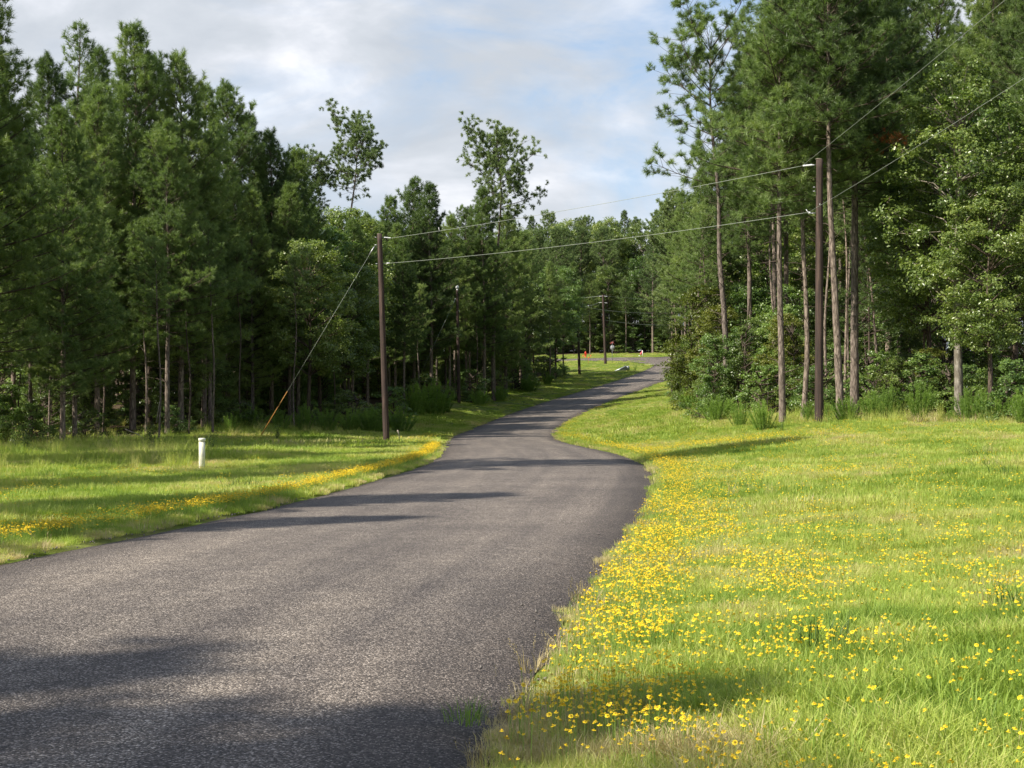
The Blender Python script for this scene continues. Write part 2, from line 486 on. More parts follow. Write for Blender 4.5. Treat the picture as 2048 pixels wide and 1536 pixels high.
# ------------------------------------------------------------------ the lie of the land
ROAD = np.array([(-6.3,-22,-0.95,0.1169),(-5.2,-12,-1.12,0.1169),(-4.15,-2.00,-1.346,0.1169),(-3.64,2.27,-1.439,0.1182),(-3.13,6.54,-1.533,0.1194),(-2.62,10.80,-1.624,0.1228),(-2.08,15.07,-1.712,0.1314),(-1.50,19.33,-1.800,0.1400),(-0.90,23.58,-1.855,0.1312),(-0.38,27.85,-1.886,0.1093),(0.05,32.13,-1.916,0.0875),(0.38,36.41,-1.964,0.0602),(0.59,40.71,-2.014,0.0320),(0.67,45.00,-2.066,0.0047),(0.65,49.30,-2.132,-0.0170),(0.54,53.60,-2.198,-0.0387),(0.34,57.89,-2.268,-0.0504),(0.13,62.18,-2.342,-0.0488),(-0.08,66.48,-2.417,-0.0472),(-0.27,70.77,-2.486,-0.0375),(-0.41,75.07,-2.552,-0.0246),(-0.49,79.37,-2.619,-0.0116),(-0.51,83.66,-2.651,0.0065),(-0.45,87.96,-2.682,0.0246),(-0.31,92.26,-2.695,0.0417),(-0.10,96.55,-2.662,0.0561),(0.17,100.84,-2.629,0.0705),(0.49,105.13,-2.559,0.0845),(0.88,109.41,-2.462,0.0982),(1.33,113.68,-2.366,0.1119),(1.84,117.95,-2.221,0.1265),(2.40,122.21,-2.069,0.1413),(3.04,126.46,-1.910,0.1561),(3.73,130.70,-1.716,0.1711),(4.49,134.93,-1.522,0.1860),(5.31,139.15,-1.315,0.2006),(6.19,143.36,-1.090,0.2145),(7.13,147.55,-0.865,0.2284),(8.13,151.74,-0.625,0.2385),(9.16,155.91,-0.379,0.2470),(10.22,160.07,-0.133,0.2555),(11.31,164.23,0.129,0.2561),(12.40,168.39,0.392,0.2566),(13.49,172.55,0.658,0.2561),(14.58,176.71,0.931,0.2530),(15.65,180.87,1.205,0.2499),(16.70,185.03,1.478,0.2442),(17.73,189.21,1.749,0.2367),(18.72,193.39,2.021,0.2292),(19.68,197.58,2.295,0.2190),(20.60,201.78,2.569,0.2084),(21.47,205.99,2.843,0.1976),(22.29,210.21,3.118,0.1859),(23.06,214.44,3.394,0.1743),(23.79,218.67,3.670,0.1627),(24.46,222.92,3.946,0.1510),(25.09,227.17,4.30,0.1393),(25.6,230.5,4.62,0.13)])
CROSS = np.array([(-90,217,3.9),(-40,220,4.2),(0,223.5,4.38),(10,225.5,4.52),(18,228.5,4.75),(26,233.5,5.05),(40,243,5.6),(70,262,6.3),(110,285,6.8)])


def resample(P, step):
    d = np.r_[0, np.cumsum(np.linalg.norm(np.diff(P[:, :2], axis=0), axis=1))]
    s = np.arange(0, d[-1], step)
    Q = np.stack([np.interp(s, d, P[:, k]) for k in range(3)], -1)
    for _ in range(3):
        Q[1:-1] = (Q[:-2] + 2 * Q[1:-1] + Q[2:]) / 4
    return Q, s


RD, RDS = resample(ROAD, 1.0)
CR, CRS = resample(CROSS, 2.0)


def near_line(x, y, L):
    """signed distance to a polyline (+ on its right) and its height there"""
    x = np.atleast_1d(np.asarray(x, float)).ravel(); y = np.atleast_1d(np.asarray(y, float)).ravel()
    d = np.empty(len(x)); z = np.empty(len(x)); sg = np.empty(len(x))
    T = np.gradient(L[:, :2], axis=0); T /= np.linalg.norm(T, axis=1, keepdims=True)
    seg = np.linalg.norm(np.diff(L[:, :2], axis=0), axis=1).mean()
    for a in range(0, len(x), 20000):
        xx = x[a:a + 20000, None] - L[None, :, 0]; yy = y[a:a + 20000, None] - L[None, :, 1]
        i = (xx * xx + yy * yy).argmin(1); k = np.arange(len(i))
        tx, ty = T[i, 0], T[i, 1]
        along = xx[k, i] * tx + yy[k, i] * ty
        across = xx[k, i] * ty - yy[k, i] * tx
        over = np.maximum(np.abs(along) - seg, 0)
        d[a:a + 20000] = np.hypot(across, over); sg[a:a + 20000] = np.sign(across)
        j = np.clip(i + np.sign(along).astype(int), 0, len(L) - 1)
        w = np.clip(np.abs(along) / seg, 0, 1)
        z[a:a + 20000] = L[i, 2] * (1 - w) + L[j, 2] * w
    return d, sg, z


A = []
for i in range(0, len(RD), 9):
    x, y, z = RD[i]
    t = RD[min(i + 1, len(RD) - 1)] - RD[max(i - 1, 0)]; t = t[:2] / np.linalg.norm(t[:2])
    nx, ny = t[1], -t[0]
    for o, dz in ((0, 0), (3.2, 0), (-3.2, 0)):
        A.append((x + nx * o, y + ny * o, z + dz))
for x, y, z in CROSS[1:-1]:
    A.append((x, y, z))
A += [(11.4, 55.5, -1.30), (-5.9, 70.6, -2.50), (-4.4, 125, -1.10), (-8.3, 40, -2.17), (8.9, 196, 1.98), (13.3, 214, 3.75),
      (10.5, 230, 4.9), (10, 80, -1.3), (12, 100, -.9), (16, 130, -.3), (23, 160, .8), (8, 66, -1.55), (7.5, 45, -1.62), (14, 45, -1.25),
      (8, 25, -1.45), (12, 20, -1.35), (15, 35, -1.22), (20, 50, -1.15), (3, 6, -1.36), (4.5, 10, -1.42), (5.5, 15, -1.45),
      (-9.3, 27, -2.02), (-12, 34, -2.15), (-8, 18, -1.85), (-17, 47, -2.15), (-17.4, 69, -2.30), (-12.6, 75, -2.15), (-11, 60, -2.55),
      (-9, 105, -1.9), (-6, 100, -2.55), (-9, 125, -.9), (-2, 140, -1.0), (1.5, 165, .45), (12, 200, 2.4), (14.5, 203, 2.55),
      (24, 240, 5.6), (26, 238, 5.45), (16, 243, 5.85), (5, 243, 5.7), (33, 244, 6.0), (-60, 60, -2.3), (-80, 150, -.5), (-60, 250, 5), (0, 320, 8), (60, 320, 8), (90, 150, 2),
      (60, 60, -.6), (40, 10, -1.1), (-40, 5, -1.6), (0, -60, -.9), (-30, 25, -2.1), (0, 260, 6.4), (40, 270, 7), (30, 200, 2.8),
      (-900, 0, -2), (900, 0, 0), (-900, 900, 6), (900, 900, 8), (0, 1200, 8), (0, -900, 0), (-500, 300, 4), (500, 300, 4), (0, 600, 8.5)]
A = np.array(A, float)


def tps_k(r2):
    return r2 * np.log(r2 + 1e-9) * 0.5


n_ = len(A)
K = tps_k(((A[:, None, :2] - A[None, :, :2]) ** 2).sum(-1) / 1e4)
K += np.eye(n_) * 2e-5
Pm = np.c_[np.ones(n_), A[:, :2] / 100]
LHS = np.block([[K, Pm], [Pm.T, np.zeros((3, 3))]])
SOL = np.linalg.solve(LHS, np.r_[A[:, 2], 0, 0, 0])


def height(x, y):
    """smooth ground height; equals the road's height on the roads"""
    sh = np.shape(x)
    x = np.asarray(x, float).ravel(); y = np.asarray(y, float).ravel()
    z = np.empty(len(x))
    for a in range(0, len(x), 20000):
        r2 = ((x[a:a + 20000, None] - A[None, :, 0]) ** 2 + (y[a:a + 20000, None] - A[None, :, 1]) ** 2) / 1e4
        z[a:a + 20000] = tps_k(r2) @ SOL[:n_] + SOL[n_] + SOL[n_ + 1] * x[a:a + 20000] / 100 + SOL[n_ + 2] * y[a:a + 20000] / 100
    d, _, rz = near_line(x, y, RD)
    w = 1 - sstep(3.1, 5.0, d)
    bump = 0.045 * fbm(x, y, 0.35, 1) + 0.02 * fbm(x, y, 1.1, 2)
    z = z + bump * sstep(3.4, 5.5, d) * np.clip(1 - np.hypot(x, y) / 900, 0, 1)
    z = z * (1 - w) + rz * w
    return z.reshape(sh)


def h1(x, y):
    return float(height(np.array([x]), np.array([y]))[0])


def px(x, y, D):
    """photo pixel (2048 wide) at distance D -> world point"""
    return np.array([(x - 1024) / FPX * D, D, (780 - y) / FPX * D])


FOREST_L = [(-24, 30), (-21, 46), (-19.5, 58), (-17, 70), (-14.5, 80), (-12.5, 90), (-10.5, 102), (-9.5, 118), (-7.5, 132), (-5, 145), (-2.5, 157), (0.5, 170), (4, 184), (5.5, 196), (2, 205), (-8, 210), (-90, 206)]
FOREST_R = [(36, 20), (27, 34), (21.5, 45), (17, 51), (12.5, 56.5), (10.6, 64), (10.2, 78), (12.8, 100), (17, 130), (23.5, 160), (28.5, 190), (31, 206), (40, 225), (95, 252)]
FOREST_F = [(-95, 232), (-30, 236), (2, 240), (12, 243), (24, 246), (34, 252), (50, 262), (100, 290)]


def in_wood(x, y):
    """1 inside any of the woods"""
    x = np.asarray(x, float); y = np.asarray(y, float)
    L = np.array(FOREST_L); Rr = np.array(FOREST_R); F = np.array(FOREST_F)
    xl = np.interp(y, L[:14, 1], L[:14, 0], left=-30, right=-999)
    xr = np.interp(y, Rr[:, 1], Rr[:, 0], left=60, right=999)
    yf = np.interp(x, F[:, 0], F[:, 1])
    w = sstep(-1.5, 1.5, xl - x) * (y < 197)
    w = np.maximum(w, (sstep(-1.5, 1.5, np.interp(x, [-90, -8, 2, 5.5], [206, 210, 205, 196]) - y) * (x < 5.5)) * (y > 190))
    w = np.maximum(w, sstep(-1.5, 1.5, x - xr))
    w = np.maximum(w, sstep(-2, 2, y - yf))
    return w


# ground sheet, fine where the camera looks, coarse to the horizon
xs = np.unique(np.round(np.r_[np.linspace(-2500, -400, 8), np.linspace(-400, -60, 18), np.linspace(-60, -24, 25), np.arange(-24, 30.01, 0.5), np.linspace(30, 70, 25), np.linspace(70, 400, 16), np.linspace(400, 2500, 8)], 3))
ys = np.unique(np.round(np.r_[np.linspace(-2500, -300, 8), np.linspace(-300, -30, 12), np.linspace(-30, 2, 17), np.arange(2, 110, 0.6), np.arange(110, 260, 1.2), np.linspace(260, 420, 20), np.linspace(420, 3500, 14)], 3))
GX, GY = np.meshgrid(xs, ys)
GZ = height(GX, GY)
far = sstep(350, 900, np.hypot(GX, GY))
GZ = GZ * (1 - far) + 6.0 * far
d1, _, _ = near_line(GX, GY, RD); d2, _, _ = near_line(GX, GY, CR)
dm = np.minimum(d1, d2).reshape(GX.shape)
GZ = GZ - 0.07 * (1 - sstep(2.9, 3.6, dm)) * 1.0
nx_, ny_ = len(xs), len(ys)
i = np.arange(ny_ - 1)[:, None] * nx_ + np.arange(nx_ - 1)[None]
me = mesh_np('ground', np.stack([GX, GY, GZ], -1), None, np.stack([i, i + 1, i + 1 + nx_, i + nx_], -1).reshape(-1, 4), [M['ground']], True)
wat = me.attributes.new('wood', 'FLOAT', 'POINT')
wat.data.foreach_set('value', in_wood(GX, GY).ravel().astype(np.float32))
g = obj('ground', me); tag(g, kind='structure')


def ribbon(name, L, S, half, dz, ragged, cols=14, drape=False):
    T = np.gradient(L[:, :2], axis=0); T /= np.linalg.norm(T, axis=1, keepdims=True)
    N = np.stack([T[:, 1], -T[:, 0]], -1)
    u = np.linspace(-1, 1, cols + 1)
    V = []; ac = []; alg = []
    eL = half + ragged * (fbm(S * 1.0, S * 0 + 3.0, 0.9, 5) + 0.5 * fbm(S, S * 0, 3.1, 6))
    eR = half + ragged * (fbm(S * 1.0, S * 0 + 9.0, 0.9, 7) + 0.5 * fbm(S, S * 0, 3.1, 8))
    for k, uu in enumerate(u):
        off = np.where(uu < 0, uu * eL, uu * eR)
        x = L[:, 0] + N[:, 0] * off; y = L[:, 1] + N[:, 1] * off
        z = (height(x, y) if drape else L[:, 2]) + dz - 0.035 * (off / half) ** 2
        if abs(uu) == 1: z = z - 0.05
        V.append(np.stack([x, y, z], -1)); ac.append(off); alg.append(S)
    V = np.stack(V, 1)
    n, c = V.shape[:2]
    i = np.arange(n - 1)[:, None] * c + np.arange(c - 1)[None]
    me = mesh_np(name, V.reshape(-1, 3), None, np.stack([i, i + 1, i + 1 + c, i + c], -1).reshape(-1, 4), [M['asphalt']], True)
    for nm, a in (('across', ac), ('along', alg)):
        at = me.attributes.new(nm, 'FLOAT', 'POINT'); at.data.foreach_set('value', np.stack(a, 1).ravel().astype(np.float32))
    o = obj(name, me); tag(o, kind='structure')
    return o


RF, RFS = resample(ROAD, 0.25)
ribbon('road', RF, RFS, 3.02, 0.035, 0.035)
CF, CFS = resample(CROSS, 1.0)
ribbon('side_road', CF, CFS, 3.1, 0.043, 0.05, drape=True)
# flared corner of asphalt where the side road meets the road
FL = np.array([(17.6, 223.3), (20.0, 220.5), (21.6, 216.5), (22.5, 222), (23.5, 227), (17, 227)])
MBf = MB()
fx = np.array([p[0] for p in FL]); fy = np.array([p[1] for p in FL])
MBf.add(np.stack([fx, fy, height(fx, fy) + 0.028], -1), [(0, 1, 4), (0, 4, 5), (1, 2, 3), (1, 3, 4)])
o = MBf.build('road_corner', M['asphalt']); tag(o, kind='structure')

# ------------------------------------------------------------------ trees: meshes of each kind


def unit(v):
    return v / (np.linalg.norm(v, axis=-1, keepdims=True) + 1e-9)


def needles(P, D, Lh, K, r, nl=0.20, w=0.011, spread=0.8):
    """brush of K needles on each shoot: P base, D direction, Lh shoot length"""
    n = len(P)
    D = unit(D)
    t = r.uniform(0.1, 1.0, (n, K))
    a = r.uniform(0, 2 * np.pi, (n, K))
    ref = np.where(np.abs(D[:, 2:3]) > 0.8, np.array([[1.0, 0, 0]]), np.array([[0, 0, 1.0]]))
    A_ = unit(np.cross(D, ref)); B_ = np.cross(D, A_)
    rad = np.cos(a)[..., None] * A_[:, None] + np.sin(a)[..., None] * B_[:, None]
    fw = spread * r.uniform(0.6, 1.3, (n, K))
    d = unit(np.cos(fw)[..., None] * D[:, None] + np.sin(fw)[..., None] * rad)
    base = P[:, None] + D[:, None] * (t * Lh[:, None])[..., None]
    ln = nl * r.uniform(0.75, 1.2, (n, K))
    side = unit(np.cross(d, r.normal(size=(n, K, 3))))
    tip = base + d * ln[..., None] + np.array([0, 0, -0.02])
    V = np.stack([base - side * w / 2, base + side * w / 2, tip], 2).reshape(-1, 3)
    return V, np.arange(len(V)).reshape(-1, 3)


def pine(seed, H=18.0, cb=0.25, prof='young', R0=3.0, nb=110, K=16, nmat='needle_young', bmat='pine_bark', r0=0.16, lean=(0, 0), wob=0.15, gap=0.0, nl=0.2, nw=0.013, stubs=10, path=None, dens=1.0, red=False, ff=1.0):
    r = np.random.default_rng(seed)
    nt_ = 15
    tt = np.linspace(0, 1, nt_)
    if path is None:
        ph = r.uniform(0, 6.28, 4)
        cx = lean[0] * tt * H + wob * np.sin(tt * 5 + ph[0]) * tt + wob * .5 * np.sin(tt * 11 + ph[1]) * tt
        cy = lean[1] * tt * H + wob * np.sin(tt * 4.5 + ph[2]) * tt
    else:
        cx = np.interp(tt, [p[0] for p in path], [p[1] for p in path]); cy = 0 * tt
        cx = np.convolve(np.r_[cx[0], cx, cx[-1]], [.25, .5, .25], 'valid')
    axis = np.stack([cx, cy, tt * H], -1)
    rad = r0 * (1 - tt) ** 0.75 * 0.93 + 0.012
    rad[0] *= 1.18
    tr = MB(); P0 = axis.copy(); P0[0, 2] -= 0.4
    # trunk resampled finely so that the bark is uneven
    fs = np.linspace(0, 1, 60)
    FP = np.stack([np.interp(fs, tt, P0[:, k]) for k in range(3)], -1)
    tr.tube(FP, np.interp(fs, tt, rad), 9, False, 0.07)
    br = MB()
    SP, SD, SL = [], [], []
    lobes = [(r.uniform(0, 6.28), r.uniform(cb, 1), r.uniform(0.2, 0.45)) for _ in range(9)]
    for q in range(nb):
        u = (q + r.uniform(0, 1)) / nb                 # 0 crown base, 1 top
        u = u ** 0.9
        t = cb + (1 - cb) * u * 0.985
        az = q * 2.399 + r.uniform(-.5, .5)
        if prof == 'young':
            L = R0 * (0.34 + 0.66 * min(1, u / 0.12)) * (1 - u) ** 0.60 + 0.25
            el = 0.05 + 0.95 * u ** 1.2
        elif prof == 'tall':
            L = R0 * (0.45 + 0.55 * min(1, u / 0.3)) * (1 - u ** 2.6) ** 0.6 + 0.35
            el = -0.05 + 1.0 * u
        else:
            L = R0 * (0.45 + 0.75 * math.sin(.4 + u * 2.1)) * r.choice([.45, .8, 1.15])
            el = 0.10 + 0.75 * u
        for (la, lt, lw) in lobes:                      # uneven outline
            da = math.cos(az - la)
            if da > 0.4 and abs(t - lt) < 0.10: L *= 1 + lw * (.5 if r.random() < .6 else -1.1)
        L = min(L * r.uniform(0.68, 1.15), R0 * 1.3)
        if gap and r.random() < gap: continue
        if L < 0.3: L = 0.3
        s0 = np.array([np.interp(t, tt, axis[:, k]) for k in range(3)])
        n = 7
        s = np.linspace(0, 1, n)
        elv = el + (0.55 if prof != 'airy' else 0.3) * (s - 0.2) * s + r.uniform(-.12, .12)
        azv = az + 0.35 * r.uniform(-1, 1) * s
        st = L / (n - 1)
        dirs = np.stack([np.cos(elv) * np.cos(azv), np.cos(elv) * np.sin(azv), np.sin(elv)], -1)
        pts = s0 + np.vstack([np.zeros(3), np.cumsum(dirs[:-1] * st, 0)])
        rb = (0.008 + 0.009 * L) * (1 - s * 0.75)
        br.tube(pts, rb, 4, False)
        # branchlets
        m_ = max(3, int(L / 0.24 * dens))
        s_lo = 0.14 if prof != 'airy' else 0.38
        for j in range(m_):
            sj = s_lo + (1 - s_lo) * (j + r.uniform(0, 1)) / m_
            pj = np.array([np.interp(sj, s, pts[:, k]) for k in range(3)])
            dj = np.array([np.interp(sj, s, dirs[:, k]) for k in range(3)])
            side = np.cross(dj, (0, 0, 1.0)); side /= np.linalg.norm(side) + 1e-9
            sg = 1 if j % 2 else -1
            bd = unit(dj * r.uniform(.5, 1.0) + side * sg * r.uniform(.45, 1.0) + np.array([0, 0, r.uniform(-.05, .6)]))
            bl = min(1.1, 0.25 + 0.42 * L * (1 - sj)) * r.uniform(.7, 1.2)
            if prof == 'airy':
                if r.random() < .12: continue
                bl = r.uniform(.5, 1.5); bd = unit(bd + r.normal(size=3) * .55)
            ns = 2 + int(bl / 0.33)
            if bl > 0.4: br.tube([pj, pj + bd * bl], [0.012, 0.006], 3, False)
            for k in range(ns if prof != 'airy' else 8):      # a puff of shoots round the tip
                f = r.uniform(.55, 1.0) if prof != 'airy' else r.uniform(.75, 1.0)
                pp = pj + bd * bl * f
                sd = unit(bd * .55 + np.array([0, 0, r.uniform(.0, .75)]) + r.normal(size=3) * 0.5)
                SP.append(pp); SD.append(sd); SL.append(r.uniform(.12, .30))
        for k in range(2):
            SP.append(pts[-1]); SD.append(unit(dirs[-1] + r.normal(size=3) * .25 + (0, 0, .5))); SL.append(r.uniform(.25, .5))
    top = axis[-1]
    for k in range(9):
        SP.append(top - (0, 0, 0.14 * k) if k < 5 else top + r.normal(size=3) * .22 - (0, 0, .55)); SD.append(np.array([r.normal() * .12, r.normal() * .12, 1.0])); SL.append(0.5)
    for q in range(stubs):                               # dead broken branches below the crown
        t = r.uniform(0.12, max(.2, cb * 1.05)); az = r.uniform(0, 6.28); L = r.uniform(.15, 1.0) * (1.5 if r.random() < .3 else .8)
        s0 = np.array([np.interp(t, tt, axis[:, k]) for k in range(3)])
        d = np.array([math.cos(az), math.sin(az), r.uniform(-.1, .8)])
        br.tube([s0, s0 + d * L * .5, s0 + d * L + (0, 0, r.uniform(-.2, .1))], [0.022, 0.015, 0.006], 4, False)
    SP, SD, SL = np.array(SP), np.array(SD), np.array(SL)
    V, T = needles(SP, SD, SL, K, r, nl, nw)
    print('pine', seed, len(SP) * K); return dict(trunk=tr.mesh('trunk', M[bmat], True), branches=br.mesh('branches', M['twig']), needles=mesh_np('needles', V, T, None, [M[nmat]]), H=H, n=len(SP))


def leaves_mesh(name, P, Nn, size, r, mat, asp=0.62):
    """one rhombic folded leaf (two triangles) per point"""
    n = len(P)
    Nn = unit(Nn)
    a = unit(np.cross(Nn, r.normal(size=(n, 3))))
    b_ = np.cross(Nn, a)
    sz = size * r.uniform(0.65, 1.25, (n, 1))
    V = np.stack([P - a * sz * .5, P + b_ * sz * asp * .5 + Nn * sz * .07, P + a * sz * .5 - Nn * sz * .1, P - b_ * sz * asp * .5 + Nn * sz * .07], 1).reshape(-1, 3)
    i = np.arange(n)[:, None] * 4
    return mesh_np(name, V, np.concatenate([i + np.array([[0, 2, 1]]), i + np.array([[0, 3, 2]])]), None, [mat])


def broadleaf(seed, H=13.0, cb=0.3, R0=3.2, nl=22000, lumps=70, size=0.13, lmat='leaf_oak', bmat='dark_bark', r0=0.16, lean=(0, 0), shape='oval', trunk_top=0.75, lump=0.85, multi=1):
    r = np.random.default_rng(seed)
    tr = MB(); br = MB()
    for q in range(multi):
        tt = np.linspace(0, 1, 12)
        ph = r.uniform(0, 6.28, 3)
        off = r.uniform(-.5, .5, 2) * (multi > 1)
        ln = np.array(lean) + (r.uniform(-.12, .12, 2) if multi > 1 else 0)
        ax = np.stack([off[0] + ln[0] * tt * H + .22 * np.sin(tt * 5 + ph[0]) * tt, off[1] + ln[1] * tt * H + .22 * np.sin(tt * 4 + ph[1]) * tt, tt * H * trunk_top], -1)
        ax[0, 2] = -0.4
        tr.tube(ax, r0 / math.sqrt(multi) * (1 - tt * .8), 9, False, 0.06)
        if q == 0: A0 = ax
    C = []
    for k in range(lumps):
        for _ in range(30):
            u = r.uniform(0, 1)
            a = r.uniform(0, 6.28)
            if shape == 'oval': Rm = R0 * math.sqrt(max(0.02, 1 - (2 * u - 0.85) ** 2 / 1.4))
            elif shape == 'bush': Rm = R0 * (1 - u ** 2.2) ** .5 * (0.8 + .2 * min(1, u / .15))
            else: Rm = R0 * (1 - u) ** .6
            rr = Rm * r.uniform(0.25, 1.0) ** .5 * r.uniform(.8, 1.1)
            c = np.array([math.cos(a) * rr + lean[0] * H * u, math.sin(a) * rr + lean[1] * H * u, H * (cb + (1 - cb) * u * .96)])
            if all(np.linalg.norm((c - o) * (1, 1, 1.2)) > lump * 0.72 for o in C): break
        C.append(c)
    P, Nn = [], []
    per = nl // lumps
    for c in C:
        i = np.argmin(np.abs(A0[:, 2] - (c[2] - np.hypot(c[0], c[1]) * .55)))
        s0 = A0[i]; mid = (s0 + c) / 2 + (0, 0, .15) + r.normal(size=3) * .15
        br.tube([s0, mid, c], [0.045, 0.026, 0.009], 4, False)
        lr = lump * r.uniform(.6, 1.15)
        # sub-sprays inside each lump make it ragged
        ns = 9
        sd = unit(r.normal(size=(ns, 3))) * np.array([1, 1, .62]); sr = r.uniform(.35, 1.0, (ns, 1)) * lr
        sub = c + sd * sr
        k = r.integers(0, ns, per)
        q = sub[k] + r.normal(size=(per, 3)) * np.array([.22, .22, .13]) * lr * .95
        P.append(q)
        Nn.append(unit(q - c) * 0.5 + np.array([0, 0, .75]) + r.normal(size=(per, 3)) * .55)
        for s_ in sub[:4]: br.tube([c, s_], [0.010, 0.004], 3, False)
    P = np.vstack(P); Nn = np.vstack(Nn)
    keep = P[:, 2] > 0.15
    return dict(trunk=tr.mesh('trunk', M[bmat], True), branches=br.mesh('branches', M[bmat]), leaves=leaves_mesh('leaves', P[keep], Nn[keep], size, r, M[lmat]), H=H)


def fennel(seed, H=1.7, stems=34, per=220, mat='leaf_fennel', R0=.55):
    """feathery weed: plumes of thread-like leaves on upright stems"""
    r = np.random.default_rng(seed)
    st = MB(); SP, SD = [], []
    for k in range(stems):
        a = r.uniform(0, 6.28); rr = R0 * r.uniform(0, 1) ** .6
        h = H * r.uniform(.55, 1.05) * (1 - .25 * rr / R0)
        b0 = np.array([math.cos(a), math.sin(a), 0]) * rr * .45
        tp = np.array([math.cos(a) * rr * 1.15, math.sin(a) * rr * 1.15, h]) + r.normal(size=3) * .05
        st.tube([b0 - (0, 0, .1), (b0 * 1.1 + tp) / 2, tp], [.009, .007, .003], 3, False)
        f = r.uniform(.10, 1, per)[:, None]
        SP.append(b0 * (1 - f) + tp * f)
        d = unit(tp - b0) * 1.0 + r.normal(size=(per, 3)) * .62 + (0, 0, .25)
        SD.append(d * (0.35 + .65 * (1 - np.abs(f * 2 - 1.1) ** 2).clip(.2)))
    SP = np.vstack(SP); SD = np.vstack(SD)
    n = len(SP)
    ln = r.uniform(.06, .17, (n, 1))
    side = unit(np.cross(SD, r.normal(size=(n, 3)))) * .0065
    V = np.stack([SP - side, SP + side, SP + unit(SD) * ln], 1).reshape(-1, 3)
    return dict(stems=st.mesh('stems', M[mat]), leaves=mesh_np('leaves', V, np.arange(len(V)).reshape(-1, 3), None, [M[mat]]), H=H)


def weed(seed, H=.8, stems=7, size=.09, mat='leaf_gum', R0=.25, per=16):
    r = np.random.default_rng(seed)
    st = MB(); P, Nn = [], []
    for k in range(stems):
        a = r.uniform(0, 6.28); h = H * r.uniform(.5, 1.05)
        tp = np.array([math.cos(a) * R0 * r.uniform(.2, 1.2), math.sin(a) * R0 * r.uniform(.2, 1.2), h])
        st.tube([(0, 0, -.08), tp * (.5, .5, .55), tp], [.008, .006, .003], 3, False)
        f = r.uniform(.2, 1, per)[:, None]
        q = tp * f * (1, 1, 1) + unit(r.normal(size=(per, 3)) * (1, 1, .3)) * size * .7
        P.append(q); Nn.append(r.normal(size=(per, 3)) * .45 + (0, 0, 1))
    return dict(stems=st.mesh('stems', M[mat]), leaves=leaves_mesh('leaves', np.vstack(P), np.vstack(Nn), size, r, M[mat], .38), H=H)


YOUNG = [pine(11 + k, 18, cb, 'young', R0, nb, 34, 'needle_young', 'pine_bark', .15, stubs=16, nl=.25, nw=.018, dens=1.2) for k, (cb, R0, nb) in enumerate([(.22, 3.2, 140), (.28, 2.9, 125), (.15, 3.5, 145), (.33, 2.7, 115)])]
LANKY = [pine(31, 19, .30, 'young', 2.4, 84, 22, 'needle_young', 'pine_bark', .15, gap=.10, stubs=14, nl=.23, nw=.021)]
TALL = [pine(41 + k, 24, cb, 'tall', R0, nb, 31, 'needle_tall', 'pine_bark', .20, stubs=14, nl=.25, nw=.019, dens=1.15) for k, (cb, R0, nb) in enumerate([(.50, 3.2, 120), (.40, 3.4, 130), (.56, 3.0, 105)])]
FARP = [pine(51 + k, 24, cb, pf, R0, nb, 15, 'needle_far', 'pine_bark', .20, stubs=6, nl=.34, nw=.055, dens=.8) for k, (cb, R0, nb, pf) in enumerate([(.30, 4.0, 100, 'tall'), (.20, 3.8, 100, 'young'), (.36, 3.8, 95, 'tall')])]
AIRY = [pine(61, 25, .76, 'airy', 3.3, 46, 24, 'needle_far', 'pine_bark', .22, gap=.12, stubs=4, nl=.21, nw=.026, dens=1.7, wob=.5),
        pine(62, 25, .68, 'airy', 3.5, 54, 24, 'needle_far', 'pine_bark', .22, gap=.10, stubs=5, nl=.21, nw=.026, dens=1.7, wob=.6, lean=(.01, 0))]
OAK = [broadleaf(71, 14, .30, 3.3, 24000, 90, .17, 'leaf_oak', 'dark_bark', .17), broadleaf(72, 14, .22, 3.0, 24000, 92, .16, 'leaf_oak', 'pale_bark', .17),
       broadleaf(73, 14, .35, 3.5, 23000, 86, .17, 'leaf_gum', 'dark_bark', .15)]
OAKP = broadleaf(74, 15, .36, 3.1, 24000, 92, .16, 'leaf_oak', 'pale_bark', .20, trunk_top=.8, lean=(-.01, 0))
UNDER = [broadleaf(81, 7, .04, 2.3, 20000, 64, .13, 'leaf_gum', 'dark_bark', .07, shape='bush', lump=.62, multi=3), broadleaf(82, 7, .06, 2.0, 18000, 60, .12, 'leaf_oak', 'dark_bark', .07, shape='bush', lump=.6, multi=2),
         broadleaf(83, 7, .05, 2.2, 18000, 60, .11, 'leaf_yellow', 'dark_bark', .06, shape='bush', lump=.6, multi=2)]
BUSH = [broadleaf(91, 2.2, .02, 1.3, 6500, 30, .085, 'leaf_gum', 'dark_bark', .03, shape='bush', lump=.38, multi=3), broadleaf(92, 2.2, .02, 1.2, 6500, 30, .08, 'leaf_oak', 'dark_bark', .03, shape='bush', lump=.36, multi=3)]
FENNEL = [fennel(101), fennel(102, 1.9, 30, 220, R0=.45), fennel(103, 1.4, 38, 200, R0=.65)]
WEED = [weed(111), weed(112, .9, 9, .11, 'leaf_oak'), weed(113, .7, 8, .08, 'leaf_fennel')]
PARTS = {'needles': 'crown', 'leaves': 'crown', 'trunk': 'trunk', 'branches': 'branches', 'stems': 'stems'}


def place(proto, name, x, y, H=None, rz=None, label=None, cat='tree', group=None, wide=1.0, z=None, sink=0.0, tilt=0.0):
    z = h1(x, y) if z is None else z
    o = empty(name, (x, y, z - sink), random.uniform(0, 6.28) if rz is None else rz, label, cat, group)
    s = (H / proto['H']) if H else 1.0
    wd = s ** 0.75 * wide if s > 1 else s * wide
    o.scale = (wd, wd, s)
    o.rotation_euler[0] = tilt
    for k in ('trunk', 'stems', 'branches', 'needles', 'leaves'):
        if k in proto:
            c = obj(PARTS[k], proto[k], o)
    return o


